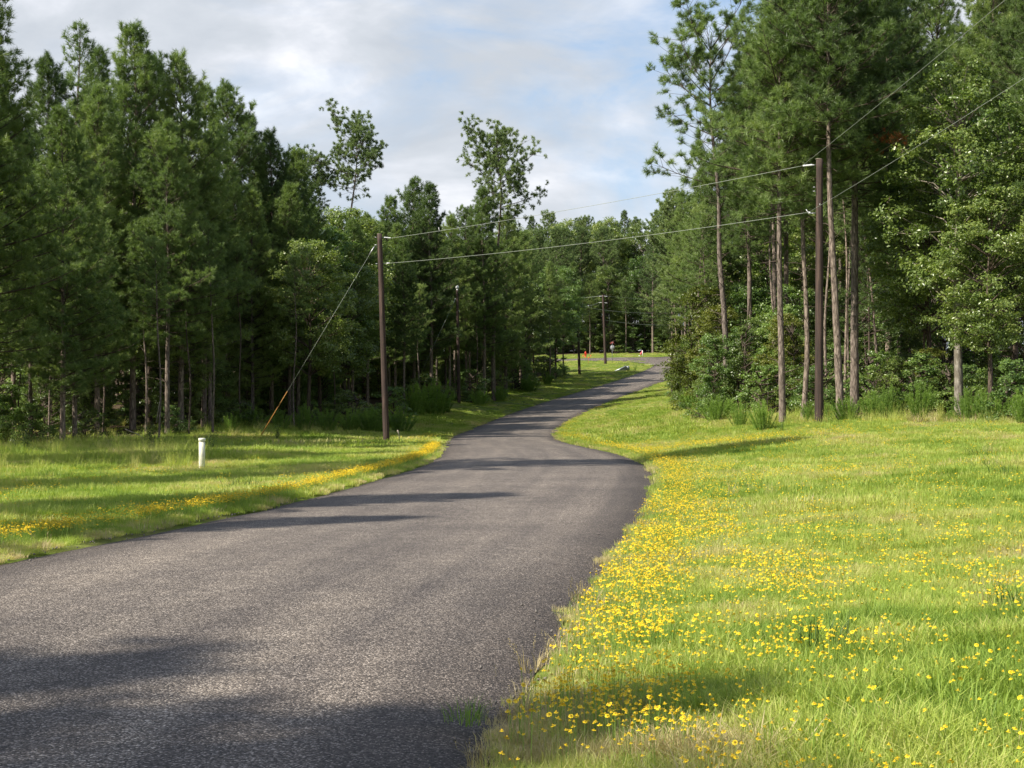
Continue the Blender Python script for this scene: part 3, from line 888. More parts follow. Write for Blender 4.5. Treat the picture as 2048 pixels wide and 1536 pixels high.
def ftop(x, topy, D):
    """x, height above ground of a tree whose tip shows at that photo pixel"""
    p = px(x, topy, D)
    return p[0], p[2] - h1(p[0], D)


TAKEN = []


def tree_px(proto, name, x, topy, D, **kw):
    X, H = ftop(x, topy, D)
    H -= .55
    TAKEN.append((X, D))
    return place(proto, name, X, D, H, **kw)


# ---- skyline and front trees that the photograph lets one point to
G_L = 'young pines along the left edge of the wood'
LEFT = [(-30, -80, 57, 2, 'dark pine cut by the left edge of the photo, towering over its neighbours'),
        (95, 105, 82, 1, 'slim pine behind the dark pine at the far left, its spire low on the skyline'),
        (150, 38, 86, 'L', 'lanky thin-crowned pine with see-through top on the left skyline'),
        (200, 92, 90, 3, 'pine with twin spikes just right of the lanky thin-crowned pine'),
        (266, 44, 76, 0, 'tallest sharp-tipped pine of the left wood with sunlit reddish trunk'),
        (305, 104, 86, 1, 'pine tucked right behind the tallest sharp-tipped pine'),
        (362, 100, 77, 2, 'broad dark pine with a two-pronged top, right of the tallest pine'),
        (408, 165, 82, 3, 'dark narrow pine shouldering the two-pronged pine on its right'),
        (455, 160, 92, 1, 'bright green pine with a loose pointed top and gap beneath'),
        (497, 225, 96, 0, 'pine on the descending skyline right of the loose pointed top'),
        (543, 255, 94, 2, 'rounded light green pine halfway down the left skyline'),
        (596, 292, 97, 0, 'last rounded pine before the gap with the open-crowned tall pine'),
        (62, 330, 66, 1, 'shorter sunlit pine low at the far left in front of the wall of pines'),
        (150, 250, 66, 2, 'bushy blue-green pine filling the left foreground of the wood'),
        (420, 330, 79, 3, 'shaded pine behind the cream marker post, its trunk pale near the ground'),
        (505, 370, 88, 2, 'full pine left of the upper end of the guy wire'),
        (335, 230, 72, 1, 'pine with forked lower trunk between marker post and far left')]
for (x, ty, D, k, lb) in LEFT:
    pr = LANKY[0] if k == 'L' else YOUNG[k]
    tree_px(pr, 'pine_tree', x, ty, D, label=lb, group=G_L, wide=1.0)
G_C = 'trees on the middle skyline'
MIDL = [(702, 256, 150, AIRY[0], 'pine_tree', 'tall open-crowned pine standing out against the sky left of centre'),
        (622, 322, 150, AIRY[1], 'pine_tree', 'smaller open-crowned pine just left of the tall open-crowned pine'),
        (688, 384, 108, OAK[0], 'broadleaf_tree', 'dull yellow-green broadleaf tree left of the nearer left utility pole'),
        (640, 430, 100, OAK[2], 'broadleaf_tree', 'leafy tree below the open-crowned pines, above the guy wire'),
        (735, 420, 112, YOUNG[1], 'pine_tree', 'pine rising straight behind the nearer left utility pole'),
        (778, 388, 124, YOUNG[0], 'pine_tree', 'left tip of the broad pine clump right of the left utility pole'),
        (828, 352, 128, YOUNG[2], 'pine_tree', 'highest tip of the broad pine clump right of the left utility pole'),
        (862, 362, 126, YOUNG[0], 'pine_tree', 'right tip of the broad pine clump right of the left utility pole'),
        (808, 470, 112, YOUNG[3], 'pine_tree', 'sunlit yellow-green pine with bare trunk beside the upper wire'),
        (900, 425, 134, YOUNG[1], 'pine_tree', 'pine in the dip of the skyline left of the forked tall pine'),
        (988, 280, 140, AIRY[1], 'pine_tree', 'tall forked open-topped pine alone above the centre of the wood'),
        (968, 372, 137, YOUNG[0], 'pine_tree', 'dense green pine directly under the open-topped pine'),
        (932, 410, 138, TALL[1], 'pine_tree', 'pine at the left foot of the open-topped pine'),
        (1012, 420, 150, YOUNG[2], 'pine_tree', 'dark pine at the right foot of the open-topped pine'),
        (1100, 520, 176, YOUNG[3], 'pine_tree', 'slim pine with a lit trunk left of the two far utility poles'),
        (1050, 540, 165, OAK[0], 'broadleaf_tree', 'dark broadleaf tree where the left wood nears the far poles'),
        (1010, 560, 158, OAK[1], 'broadleaf_tree', 'dark broadleaf tree at the left roadside behind the middle utility pole'),
        (1127, 560, 196, OAK[2], 'broadleaf_tree', 'last broadleaf tree of the left wood, overhanging the side road')]
for (x, ty, D, pr, nm, lb) in MIDL:
    tree_px(pr, nm, x, ty, D, label=lb, group=G_C)

# ---- right hand stand: tall bare-trunked pines built one by one
G_R = 'tall bare-trunked pines behind the right utility pole'
RIGHT = [  # base px x, D, top y, path (t, dx in m), cb, R0, nb, r0, seed, label, airy
    (1455, 74, 82, [(0, 0), (.3, -.15), (.42, -.45), (.55, -.35), (.66, -.55), (.82, -.9), (1, -.8)], .52, 2.8, 58, .17, 201, 'leftmost of the tall right pines, crooked trunk and thin crown against the sky', 'airy2'),
    (1566, 59, 18, [(0, 0), (.4, -.15), (1, -.1)], .50, 2.6, 100, .14, 202, 'straight pine with snapped branch stubs left of the right utility pole', 'tall'),
    (1604, 60, 70, [(0, 0), (.15, .25), (.35, .15), (.5, 0), (1, .1)], .56, 2.2, 70, .11, 203, 'slender slightly bowed pine close on the left of the right utility pole', 'tall'),
    (1682, 57.5, -90, [(0, 0), (.3, -.25), (.5, -.45), (1, -.5)], .58, 2.8, 110, .155, 204, 'thick rough-barked pine close on the right of the right utility pole', 'tall'),
    (1709, 61.5, -150, [(0, 0), (.4, .02), (1, .1)], .42, 3.1, 165, .19, 205, 'largest pine of the right stand, with a rust-red dead branch', 'tall'),
]
for (bx, D, ty, path, cb, R0, nb, r0, seed, lb, pf) in RIGHT:
    X = (bx - 1024) / FPX * D
    H = (780 - ty) / FPX * D - h1(X, D)
    pr = pine(seed, H, cb, 'airy' if pf == 'airy2' else 'tall', R0, nb, 30, 'needle_tall', 'pine_bark', r0, gap=.05, stubs=22, path=path, nl=.25, nw=.018, dens=1.0 if pf == 'airy2' else 1.1)
    o = place(pr, 'pine_tree', X, D, H, 0.0, lb, 'tree', G_R)
    TAKEN.append((X, D))
    if seed == 205:      # dead branch with rust red needles
        r = np.random.default_rng(5)
        mb = MB(); zz = (780 - 300) / FPX * D - h1(X, D)
        tip = np.array([1.05, -3.7, zz - .1]); s0 = np.array([0.05, 0, zz - .5])
        mb.tube([s0, (s0 + tip) / 2 - (0, 0, .1), tip], [.04, .028, .012], 5, False)
        SP, SD, SL = [], [], []
        for k in range(46):
            f = r.uniform(.55, 1.05); q = s0 * (1 - f) + tip * f
            d = unit(r.normal(size=3) * (1, .7, .5) + (.1, 0, .35)); SP.append(q + d * r.uniform(0, .45) + (r.uniform(-.9, .3) * (.3 + 1 - f), 0, 0)); SD.append(d); SL.append(.2)
        V, T = needles(np.array(SP), np.array(SD), np.array(SL), 16, r, .17, .016)
        db = mb.build('dead_branch', M['dead_wood'], o)
        tag(db, 'bare dead branch with rust-red needles')
        obj('dead_needles', mesh_np('dead_needles', V, T, None, [M['leaf_red']]), db)
# pale snapped limbs on the straight pine and on the rough-barked pine

RT2 = [(1500, 75, 82, TALL[1], 'pine_tree', 'full pine crown behind the crooked pine, left shoulder of the right stand'),
       (1572, -8, 84, TALL[0], 'pine_tree', 'high pine behind the straight pine, its tip at the top of the photo'),
       (1548, 60, 76, TALL[2], 'pine_tree', 'dense pine between the crooked pine and the straight pine'),
       (1640, -30, 80, TALL[1], 'pine_tree', 'pine whose crown spreads above the right utility pole'),
       (1400, 330, 98, YOUNG[3], 'pine_tree', 'slim pine at the left rim of the right wood, below the crooked pine'),
       (1372, 385, 118, TALL[0], 'pine_tree', 'pine peeping out left of the right wood above the road'),
       (1345, 375, 150, FARP[0], 'pine_tree', 'farther pine beyond the left rim of the right wood'),
       (1440, 300, 90, YOUNG[1], 'pine_tree', 'bushy pine filling in behind the crooked trunk'),
       (1800, 30, 84, TALL[1], 'pine_tree', 'pine top below the small sky gap at the upper right'),
       (1870, -60, 76, TALL[0], 'pine_tree', 'pine rising out of the top of the photo at the upper right'),
       (1985, -90, 70, YOUNG[2], 'pine_tree', 'full pine at the upper right corner'),
       (2140, -160, 56, YOUNG[0], 'pine_tree', 'near pine whose branches reach in from the right edge'),
       (1758, 395, 66, pine(301, 9.6, .34, 'young', 1.7, 62, 20, 'needle_tall', 'pine_bark', .075, stubs=8, path=[(0, .15), (.3, -.15), (.6, -.35), (1, -.9)], nw=.016), 'pine_tree', 'lush bright green young pine on a thin bowed trunk right of the largest pine'),
       (1860, 260, 62, OAK[0], 'broadleaf_tree', 'glossy broadleaf tree in the middle of the right-hand wood'),
       (1918, 85, 56.5, OAKP, 'broadleaf_tree', 'big pale-trunked broadleaf tree reaching high near the right edge'),
       (2030, 150, 60, OAK[2], 'broadleaf_tree', 'big broadleaf tree cut by the right edge of the photo'),
       (1980, 330, 54, OAK[0], 'broadleaf_tree', 'dark-trunked broadleaf tree second from the right edge'),
       (1820, 400, 68, OAK[2], 'broadleaf_tree', 'leafy tree right of the bowed young pine')]
for (x, ty, D, pr, nm, lb) in RT2:
    tree_px(pr, nm, x, ty, D, label=lb, group='trees of the right-hand wood', **({'rz': 0.0} if 'bowed trunk' in lb else {}))

SLIM = [pine(401, 17, .62, 'tall', 1.7, 48, 22, 'needle_tall', 'pine_bark', .095, stubs=16, wob=.35, nl=.25, nw=.02), pine(402, 17, .70, 'tall', 1.5, 40, 22, 'needle_tall', 'dark_bark', .085, stubs=14, wob=.5, lean=(.012, 0), nl=.25, nw=.02)]
for (x, ty, D, k, lb) in [(1547, 240, 74, 0, 'thin pale pine trunk just left of the straight pine'), (1690, 230, 66, 0, 'thin trunk just right of the rough-barked pine'), (1699, 260, 70, 0, 'second thin trunk right of the rough-barked pine'),
                          (1494, 330, 73, 1, 'thin dark-barked pine right of the crooked pine'), (1654, 210, 68, 0, 'thin trunk hidden partly by the right utility pole'), (1738, 280, 68, 1, 'thin dark trunk between the largest pine and the bowed young pine'),
                          (1800, 270, 64, 1, 'thin dark slanting trunk right of the bowed young pine'), (1850, 300, 62, 1, 'thin dark trunk left of the pale-trunked tree'), (1408, 420, 84, 0, 'thin pale trunk rising from the feathery yellow-green tree'),
                          (1400, 400, 88, 0, 'second thin pale trunk behind the feathery yellow-green tree'), (1376, 430, 150, 0, 'thin distant trunk above the far right end of the road'), (1362, 420, 158, 0, 'second thin distant trunk above the far right end of the road'), (1350, 430, 166, 0, 'leftmost thin distant trunk above the far right end of the road')]:
    tree_px(SLIM[k], 'pine_tree', x, ty, D, label=lb, group='slender trunks of the right-hand wood')
for (x, ty, D, k, lb) in [(40, 520, 66, 1, 'thin dark trunk near the left edge of the wood'), (98, 480, 69, 0, 'thin pale-flecked trunk left of the tallest pine trunk'), (205, 430, 70, 1, 'thin dark trunk just left of the tallest sharp-tipped pine'), (292, 420, 72, 0, 'thin trunk just right of the tallest sharp-tipped pine'),
                          (318, 460, 68, 0, 'slender lit trunk forking near the ground left of the marker post'), (378, 440, 72, 1, 'thin dark trunk left of the marker post'), (425, 430, 73, 0, 'pale-flecked trunk directly right of the marker post'), (480, 470, 78, 1, 'thin dark trunk left of the guy wire foot'),
                          (588, 500, 84, 0, 'thin trunk behind the guy wire'), (668, 540, 92, 1, 'thin dark trunk left of the nearer left utility pole'), (810, 560, 112, 0, 'thin pale trunk right of the nearer left utility pole'), (838, 560, 118, 0, 'second thin pale trunk right of the nearer left utility pole'), (955, 560, 134, 1, 'thin trunk right of the middle utility pole')]:
    tree_px(SLIM[k], 'pine_tree', x, ty, D, label=lb, group='slender trunks at the front of the left wood')
UND = [(1408, 560, 84, 2, 'feathery yellow-green small tree leaning over the far road at the right'),
       (1436, 600, 80, 2, 'yellow-green small tree left of the crooked pine trunk'),
       (1424, 690, 78, 1, 'dark leafy bush at the foot of the feathery yellow-green tree'),
       (1500, 555, 84, 0, 'bright leafy small tree right of the crooked pine trunk'),
       (1535, 590, 83, 0, 'leafy small tree left of the straight pine trunk'),
       (1560, 690, 75, 1, 'low leafy bush at the foot of the straight pine'),
       (1500, 700, 81, 1, 'rounded dark green bush right of the crooked pine base'),
       (1590, 560, 81, 0, 'leafy small tree seen between the straight and the slender pine'),
       (1650, 600, 77, 1, 'leafy small tree just behind the right utility pole'),
       (1735, 520, 83, 2, 'yellowish vine-clad small tree right of the largest pine trunk'),
       (1770, 660, 75, 0, 'blue-green leafy bush under the bowed young pine'),
       (1820, 640, 64, 1, 'mixed leafy thicket left of the pale-trunked tree'),
       (1862, 690, 60, 2, 'pale green thicket at the foot of the pale-trunked tree'),
       (1935, 745, 62, 1, 'low thicket between pale trunk and dark trunk'),
       (2020, 730, 60, 1, 'arching bush at the right edge below the dark trunk'),
       (2050, 560, 56, 0, 'leafy small tree cut by the right edge'),
       (1690, 640, 75, 0, 'leafy small tree between the two thickest pine trunks'),
       (1625, 480, 86, 1, 'dark leafy tree deep between slender pine and utility pole'),
       (1890, 480, 70, 0, 'leafy small tree behind the pale trunk'),
       (1460, 500, 94, 1, 'leafy tree behind the crooked pine trunk'),
       (1970, 560, 74, 1, 'leafy thicket deep behind the dark trunk near the right edge'), (2030, 560, 76, 0, 'leafy thicket deep behind the bush at the right edge'), (1935, 600, 78, 1, 'leafy thicket deep between pale trunk and dark trunk')]
for (x, ty, D, k, lb) in UND:
    X, H = ftop(x, ty, D)
    TAKEN.append((X, D))
    place(UNDER[k], 'understory_tree', X, D, H, label=lb, group='small leafy trees at the right wood edge', wide=1.05 if H > 3.5 else 1.4)

# ---- the rest of the woods, thinned by a spacing rule; look-alikes share a label


def frust(x, y, m=1.5):
    return abs(x) < y * 0.345 + m


FILLED = []
SKYX = [-400, 0, 90, 150, 266, 362, 455, 540, 600, 640, 760, 830, 890, 1010, 1040, 1130, 1320, 1350, 1400, 1450, 1500, 1570, 1700, 2500]
SKYY = [100, 130, 170, 140, 140, 180, 250, 340, 380, 440, 450, 430, 490, 480, 470, 460, 460, 470, 420, 360, 190, 80, -200, -200]


def fill(poly_pts, depth, step, picks, name, label, group, ylim=None, m=2.0, hj=(.85, 1.12), wide=1.0, jit=.35, own=False, skip=None):
    P = np.array(poly_pts, float)
    seg = np.linalg.norm(np.diff(P, axis=0), axis=1)
    d = np.r_[0, np.cumsum(seg)]
    n = 0
    for row in range(int(math.ceil(depth[0] / step - .5)), int(depth[1] / step) + 1):
        for s in np.arange((row % 2) * step / 2, d[-1], step):
            x = np.interp(s, d, P[:, 0]); y = np.interp(s, d, P[:, 1])
            k = min(np.searchsorted(d, s, 'right') - 1, len(seg) - 1)
            t = (P[k + 1] - P[k]) / seg[k]
            nx, ny = -t[1], t[0]
            off = row * step
            X = x + nx * off + random.uniform(-jit, jit) * step; Y = y + ny * off + random.uniform(-jit, jit) * step
            if not frust(X, Y, m): continue
            if ylim and not (ylim[0] < Y < ylim[1]): continue
            if skip and skip(X, Y): continue
            if own:
                if any((X - a) ** 2 + (Y - b_) ** 2 < 1.2 for a, b_ in TAKEN): continue
            elif any((X - a) ** 2 + (Y - b_) ** 2 < (step * .62) ** 2 for a, b_ in TAKEN): continue
            if min(near_line(X, Y, RD)[0][0], near_line(X, Y, CR)[0][0]) < 6: continue
            pr, nm, H, lb = random.choice(picks)
            H *= random.uniform(*hj)
            xp = 1024 + FPX * X / Y                      # nobody in the packed rows outgrows the named front trees
            H = min(H, (780 - np.interp(xp, SKYX, SKYY)) / FPX * Y - h1(X, Y))
            if H < (2.5 if own else 8): continue
            if not own: TAKEN.append((X, Y))
            FILLED.append((place(pr, nm, X, Y, H, label=lb, group=group, wide=wide), group, X, Y, lb))
            n += 1
    print(group, n)


Lp = [p for p in FOREST_L if 50 < p[1] and p[1] < 204]
fill(Lp[:8], (1.0, 21), 4.2, [(YOUNG[0], 'pine_tree', 16, 'pine packed inside the shaded left wood'), (YOUNG[1], 'pine_tree', 16, 'pine packed inside the shaded left wood'), (YOUNG[2], 'pine_tree', 15, 'pine packed inside the shaded left wood'), (YOUNG[3], 'pine_tree', 17, 'pine packed inside the shaded left wood'), (OAK[0], 'broadleaf_tree', 12, 'broadleaf tree packed inside the shaded left wood')],
     'pine_tree', None, 'trees inside the left wood', m=3)
fill(Lp[7:], (1.0, 20), 4.6, [(YOUNG[0], 'pine_tree', 17, 'pine packed inside the wood left of the rising road'), (YOUNG[2], 'pine_tree', 17, 'pine packed inside the wood left of the rising road'), (TALL[1], 'pine_tree', 19, 'pine packed inside the wood left of the rising road'), (OAK[0], 'broadleaf_tree', 13, 'broadleaf tree packed inside the wood left of the rising road'), (OAK[2], 'broadleaf_tree', 13, 'broadleaf tree packed inside the wood left of the rising road')],
     'pine_tree', None, 'trees inside the wood left of the rising road', m=3)
fill(Lp, (3.0, 14), 3.3, [(UNDER[0], 'understory_tree', 4.6, 'shaded leafy undergrowth tree beneath the left pines'), (UNDER[1], 'understory_tree', 5.2, 'shaded leafy undergrowth tree beneath the left pines'), (UNDER[1], 'understory_tree', 3.4, 'shaded leafy undergrowth tree beneath the left pines')],
     'understory_tree', None, 'undergrowth beneath the left pines', m=2, jit=.45, own=True)
Rp = [p for p in FOREST_R][::-1]
fill(Rp, (5.5, 26), 4.3, [(TALL[0], 'pine_tree', 22, 'pine packed inside the sunlit right wood'), (TALL[1], 'pine_tree', 22, 'pine packed inside the sunlit right wood'), (TALL[2], 'pine_tree', 23, 'pine packed inside the sunlit right wood'), (OAK[0], 'broadleaf_tree', 13, 'broadleaf tree packed inside the sunlit right wood'), (OAK[2], 'broadleaf_tree', 14, 'broadleaf tree packed inside the sunlit right wood')],
     'pine_tree', None, 'trees inside the right wood', ylim=(50, 215), m=3, skip=lambda X, Y: X / Y > .29 and Y < 62)
fill(Rp, (0.8, 13), 3.5, [(UNDER[0], 'understory_tree', 4.8, 'leafy undergrowth tree among the right-hand trunks'), (UNDER[1], 'understory_tree', 5.5, 'leafy undergrowth tree among the right-hand trunks'), (UNDER[2], 'understory_tree', 4.4, 'leafy undergrowth tree among the right-hand trunks')],
     'understory_tree', None, 'undergrowth of the right wood', ylim=(50, 200), m=2, jit=.45, own=True, skip=lambda X, Y: .13 < X / Y and Y < 67)
# beyond the side road: bare trunks in front, a taller mass behind
FRONT_F = [(1180, 545, 246, TALL[1], 'pine with leaning pale trunk right of the fire hydrant'), (1252, 560, 247, TALL[2], 'pine with slender pale trunk between street sign and red marker'),
           (1148, 520, 250, YOUNG[0], 'pine behind the fire hydrant across the side road'), (1215, 520, 252, OAK[0], 'broadleaf tree behind the farthest utility pole across the side road'),
           (1290, 500, 254, OAK[2], 'broadleaf tree behind the red marker across the side road')]
for (x, ty, D, pr, lb) in FRONT_F:
    tree_px(pr, 'pine_tree' if 'pine' in lb else 'broadleaf_tree', x, ty, D, label=lb, group='trees across the side road')
SKY_F = [(1036, 442), (1064, 430), (1098, 424), (1118, 446), (1133, 428), (1158, 440), (1174, 432), (1198, 440), (1214, 424), (1232, 444), (1250, 419), (1270, 438), (1290, 432), (1312, 418), (1335, 405)]
for k, (x, ty) in enumerate(SKY_F):
    D = 268 + (k * 7 % 4) * 5
    tree_px(FARP[k % 3] if k % 4 else OAK[1], 'pine_tree' if k % 4 else 'broadleaf_tree', x, ty, D, label='tree forming the far skyline beyond the side road, %s tip from the left' % ['first', 'second', 'third', 'fourth', 'fifth', 'sixth', 'seventh', 'eighth', 'ninth', 'tenth', 'eleventh', 'twelfth', 'thirteenth', 'fourteenth', 'fifteenth'][k], group='far skyline trees')
Fp = FOREST_F[::-1]
fill([(100, 290), (50, 263), (34, 253), (24, 248), (12, 246), (2, 244), (-30, 241)], (-7, 0), 5.5, [(TALL[2], 'pine_tree', 20, 'bare-trunked pine at the front of the wood across the side road'), (TALL[0], 'pine_tree', 21, 'bare-trunked pine at the front of the wood across the side road'), (OAK[1], 'broadleaf_tree', 13, 'broadleaf tree at the front of the wood across the side road')],
     'pine_tree', None, 'front of the wood across the side road', m=-2) if False else None
fill([(-30, 241), (2, 244), (12, 246), (24, 248), (34, 253), (50, 263), (100, 290)], (0, 40), 5.2, [(FARP[0], 'pine_tree', 21, 'pine in the mass of the wood across the side road'), (FARP[2], 'pine_tree', 22, 'pine in the mass of the wood across the side road'), (FARP[1], 'pine_tree', 20, 'pine in the mass of the wood across the side road'), (OAK[1], 'broadleaf_tree', 14, 'broadleaf tree in the mass of the wood across the side road')],
     'pine_tree', None, 'wood across the side road', m=2, skip=lambda X, Y: not (-8 < X < 38))
fill([(-30, 243), (2, 246), (12, 248), (24, 250), (34, 255), (50, 265), (100, 292)], (0, 26), 4.2, [(UNDER[0], 'understory_tree', 5, 'undergrowth tree across the side road'), (UNDER[1], 'understory_tree', 6, 'undergrowth tree across the side road')],
     'understory_tree', None, 'undergrowth across the side road', m=0, wide=1.4, own=True, jit=.45, skip=lambda X, Y: not (-3 < X < 34))

# every packed tree is told apart by what stands in front of it and how far back it is
LAND = {'L': [(40, 'dark pine at the left edge'), (150, 'lanky see-through pine'), (266, 'tallest sharp-tipped pine'), (362, 'two-pronged pine'), (404, 'cream marker post'), (455, 'loose-topped bright pine'), (520, 'guy wire foot'), (600, 'last rounded pine'), (640, 'guy wire middle'), (702, 'open-crowned pine left of centre'), (765, 'nearer left pole'), (828, 'broad pine clump'), (875, 'rounded roadside shrub'), (915, 'white-capped middle pole'), (990, 'forked open-topped pine'), (1050, 'dark broadleaf tree by the verge'), (1100, 'slim pine before the far poles'), (1157, 'left far pole')],
        'R': [(1350, 'far end of the road'), (1392, 'feathery yellow-green tree'), (1430, 'yellow-green small tree'), (1455, 'crooked pine trunk'), (1500, 'rounded bush by the crooked pine'), (1535, 'small tree before the straight pine'), (1566, 'straight stubby pine'), (1604, 'slender bowed pine'), (1640, 'right utility pole'), (1682, 'rough-barked pine'), (1708, 'largest pine'), (1758, 'bowed young pine'), (1828, 'tallest plume weed'), (1870, 'pale green thicket'), (1915, 'pale trunk'), (1978, 'dark trunk near the right edge'), (2040, 'bush at the right edge')],
        'F': [(1040, 'foot of the forked open-topped pine'), (1130, 'verge before the far poles'), (1157, 'left far pole'), (1171, 'fire hydrant'), (1190, 'gap between the far poles'), (1211, 'right far pole'), (1225, 'street-name sign'), (1252, 'slender pale pine trunk'), (1284, 'red-flagged white marker'), (1310, 'grass right of red marker'), (1350, 'white concrete block'), (1400, 'feathery tree at the right wood edge')]}
ORD = ['first', 'second', 'third', 'fourth', 'fifth', 'sixth', 'seventh', 'eighth', 'ninth', 'tenth', 'eleventh', 'twelfth', 'thirteenth', 'fourteenth', 'fifteenth', 'sixteenth', 'seventeenth', 'eighteenth', 'nineteenth', 'twentieth', 'twenty-first', 'twenty-second', 'twenty-third', 'twenty-fourth', 'twenty-fifth', 'twenty-sixth']
bins = {}
for o_, g_, X_, Y_, lb_ in FILLED:
    reg = 'F' if 'side road' in g_ else ('R' if 'right' in g_ else 'L')
    xp = 1024 + FPX * X_ / Y_
    lm = min(LAND[reg], key=lambda q: abs(q[0] - xp))
    kd = 'undergrowth tree' if 'undergrowth' in g_ else lb_.split(' packed')[0].split(' in the')[0]
    bins.setdefault((reg, lm[1], kd), []).append((Y_, o_))
for (reg, lm, kd), L_ in bins.items():
    L_.sort(key=lambda q: q[0])
    for k_, (Y_, o_) in enumerate(L_):
        od = ORD[k_] if k_ < len(ORD) else 'rearmost'
        o_['label'] = '%s %s %s behind the %s' % (od, kd.replace('bare-trunked ', ''), {'L': 'of left wood', 'R': 'of right wood', 'F': 'over side road'}[reg], lm)

# ---- trees left of the frame: they throw the shadows that lie across the road
for k, (X, Y, H, pr) in enumerate([(-20.5, 18, 20.5, YOUNG[0]), (-19.5, 13.8, 18.0, YOUNG[3]), (-16.6, 34.2, 26, YOUNG[3]), (-21.5, 27.5, 19.5, YOUNG[1]), (-22, 41, 19, YOUNG[3]), (-25, 48, 18, YOUNG[1]),
                                   (-19.0, -2.0, 19.0, OAK[0]), (-16.5, 1.2, 17.5, YOUNG[3]), (-23, .5, 21.0, YOUNG[1]), (-31, 24, 19, YOUNG[0]), (-33, 12, 18, YOUNG[2]), (-21.5, 52.5, 18, YOUNG[0]), (-24, 57, 18, YOUNG[1])]):
    place(pr, 'pine_tree' if pr is not OAK[0] else 'broadleaf_tree', X + .5, Y - (1.7 if Y > 4 else 2.4), H, wide=1.25 if 38 < Y else 1.0, label='roadside tree beyond the left edge of the photo, %s from the camera' % ['third', 'fourth', 'sixth', 'fifth', 'eighth', 'ninth', 'first', 'second', 'seventh', 'tenth', 'eleventh', 'twelfth', 'farthest'][k], group='trees beyond the left edge')

# ------------------------------------------------------------------ weeds and shrubs along the wood edges
for (x, by, D, k, H, lb) in [
    (1392, 0, 88, 2, 1.9, 'wispy green weed on the bank at the left foot of the right wood'), (1405, 0, 74, 0, 1.5, 'wispy green weed below the dark leafy bush'),
    (1440, 0, 64, 2, 1.3, 'low wispy weed left of the crooked pine base'), (1478, 0, 60, 1, 1.5, 'wispy weed right of the crooked pine base'), (1520, 0, 57, 0, 1.6, 'bushy wispy weed left of the straight pine base'),
    (1612, 0, 58, 0, 1.35, 'wispy weed between straight pine and utility pole'), (1660, 0, 58, 2, 1.2, 'wispy weed just right of the utility pole foot'),
    (1705, 0, 55, 2, 1.6, 'wispy weed under the largest pine'), (1735, 0, 56, 0, 1.8, 'bright wispy weed right of the largest pine'), (1768, 0, 55, 1, 1.7, 'bright wispy weed below the bowed young pine'),
    (1795, 0, 57, 2, 1.9, 'bright wispy weed right of the bowed trunk'), (1828, 0, 56, 0, 2.2, 'tallest bright wispy plume weed of the right edge'), (1862, 0, 57, 2, 1.4, 'wispy weed between the two brightest plumes'),
    (1918, 0, 54, 0, 1.9, 'bright rounded plume weed below the pale-trunked tree'), (1965, 0, 53, 1, 1.3, 'wispy weed left of the dark trunk base'), (2000, 0, 51, 2, 1.4, 'wispy weed near the right edge'), (2040, 0, 50, 0, 1.5, 'wispy weed cut by the right edge')]:
    X = (x - 1024) / FPX * D
    place(FENNEL[k], 'feathery_weed', X, D + (k - 1) * .8, H * (.95, .66, .8)[int(x) % 3], label=lb, cat='weed', group='feathery weeds at the right wood edge', wide=1.3)
for (x, D, k, H, lb) in [
    (832, 112, 0, 2.6, 'shaded bushy weed behind the guy wire of the middle pole'), (868, 116, 2, 2.9, 'rounded bright shrub left of the middle utility pole'), (893, 119, 1, 1.6, 'small weed just left of the middle utility pole'),
    (800, 88, 0, 1.8, 'wispy weeds right of the nearer left utility pole'), (745, 84, 2, 1.7, 'wispy weeds left of the nearer left utility pole'), (700, 84, 0, 1.5, 'wispy weeds under the guy wire'),
    (655, 82, 2, 1.4, 'wispy weeds at the shaded wood edge'), (610, 81, 1, 1.6, 'upright lit weed right of the guy wire foot'), (560, 80, 0, 1.2, 'wispy weeds near the guy wire foot'), (500, 78, 2, 1.3, 'wispy weeds left of the guy wire foot'),
    (460, 74, 1, 1.1, 'wispy weeds right of the cream marker post'), (960, 128, 2, 1.5, 'pale weeds right of the middle utility pole'), (1000, 140, 0, 1.6, 'weeds at the foot of the dark broadleaf tree'), (1060, 158, 2, 1.7, 'weeds left of the first far pole'), (1095, 170, 0, 1.5, 'weeds by the verge before the first far pole')]:
    X = (x - 1024) / FPX * D
    place(FENNEL[k], 'feathery_weed', X, D, H, label=lb, cat='weed', group='feathery weeds at the left wood edge', wide=1.5)
for (x, D, k, H, lb) in [
    (30, 54, 1, 1.0, 'broad-leaved lit plant at the far left edge of the wood'), (52, 52, 1, 1.1, 'bright leafy weed at the far left below the pines'), (110, 56, 0, .8, 'leafy weed left of the grass bank'), (225, 58, 0, .8, 'leafy weed on the grass bank'),
    (300, 60, 1, 1.3, 'leafy sprig at the foot of the forked pine'), (425, 60, 0, 1.1, 'leafy dark weed just behind the cream marker post'), (555, 70, 1, .8, 'small dark weed right of the guy wire foot'), (1660, 54.5, 2, .6, 'low weed in front of the utility pole'),
    (1560, 54, 0, .6, 'low weed left of the utility pole foot'), (1900, 52, 2, .7, 'low weed below the plume weed'), (1980, 50, 0, .8, 'leafy weed near the right edge'), (1252, 205, 0, 1.3, 'small dark shrub beside the metal culvert end'), (1270, 203, 2, 1.2, 'wispy shrub right of the metal culvert end')]:
    X = (x - 1024) / FPX * D
    place(WEED[k], 'leafy_weed', X, D, H, label=lb, cat='weed', group='leafy roadside weeds')
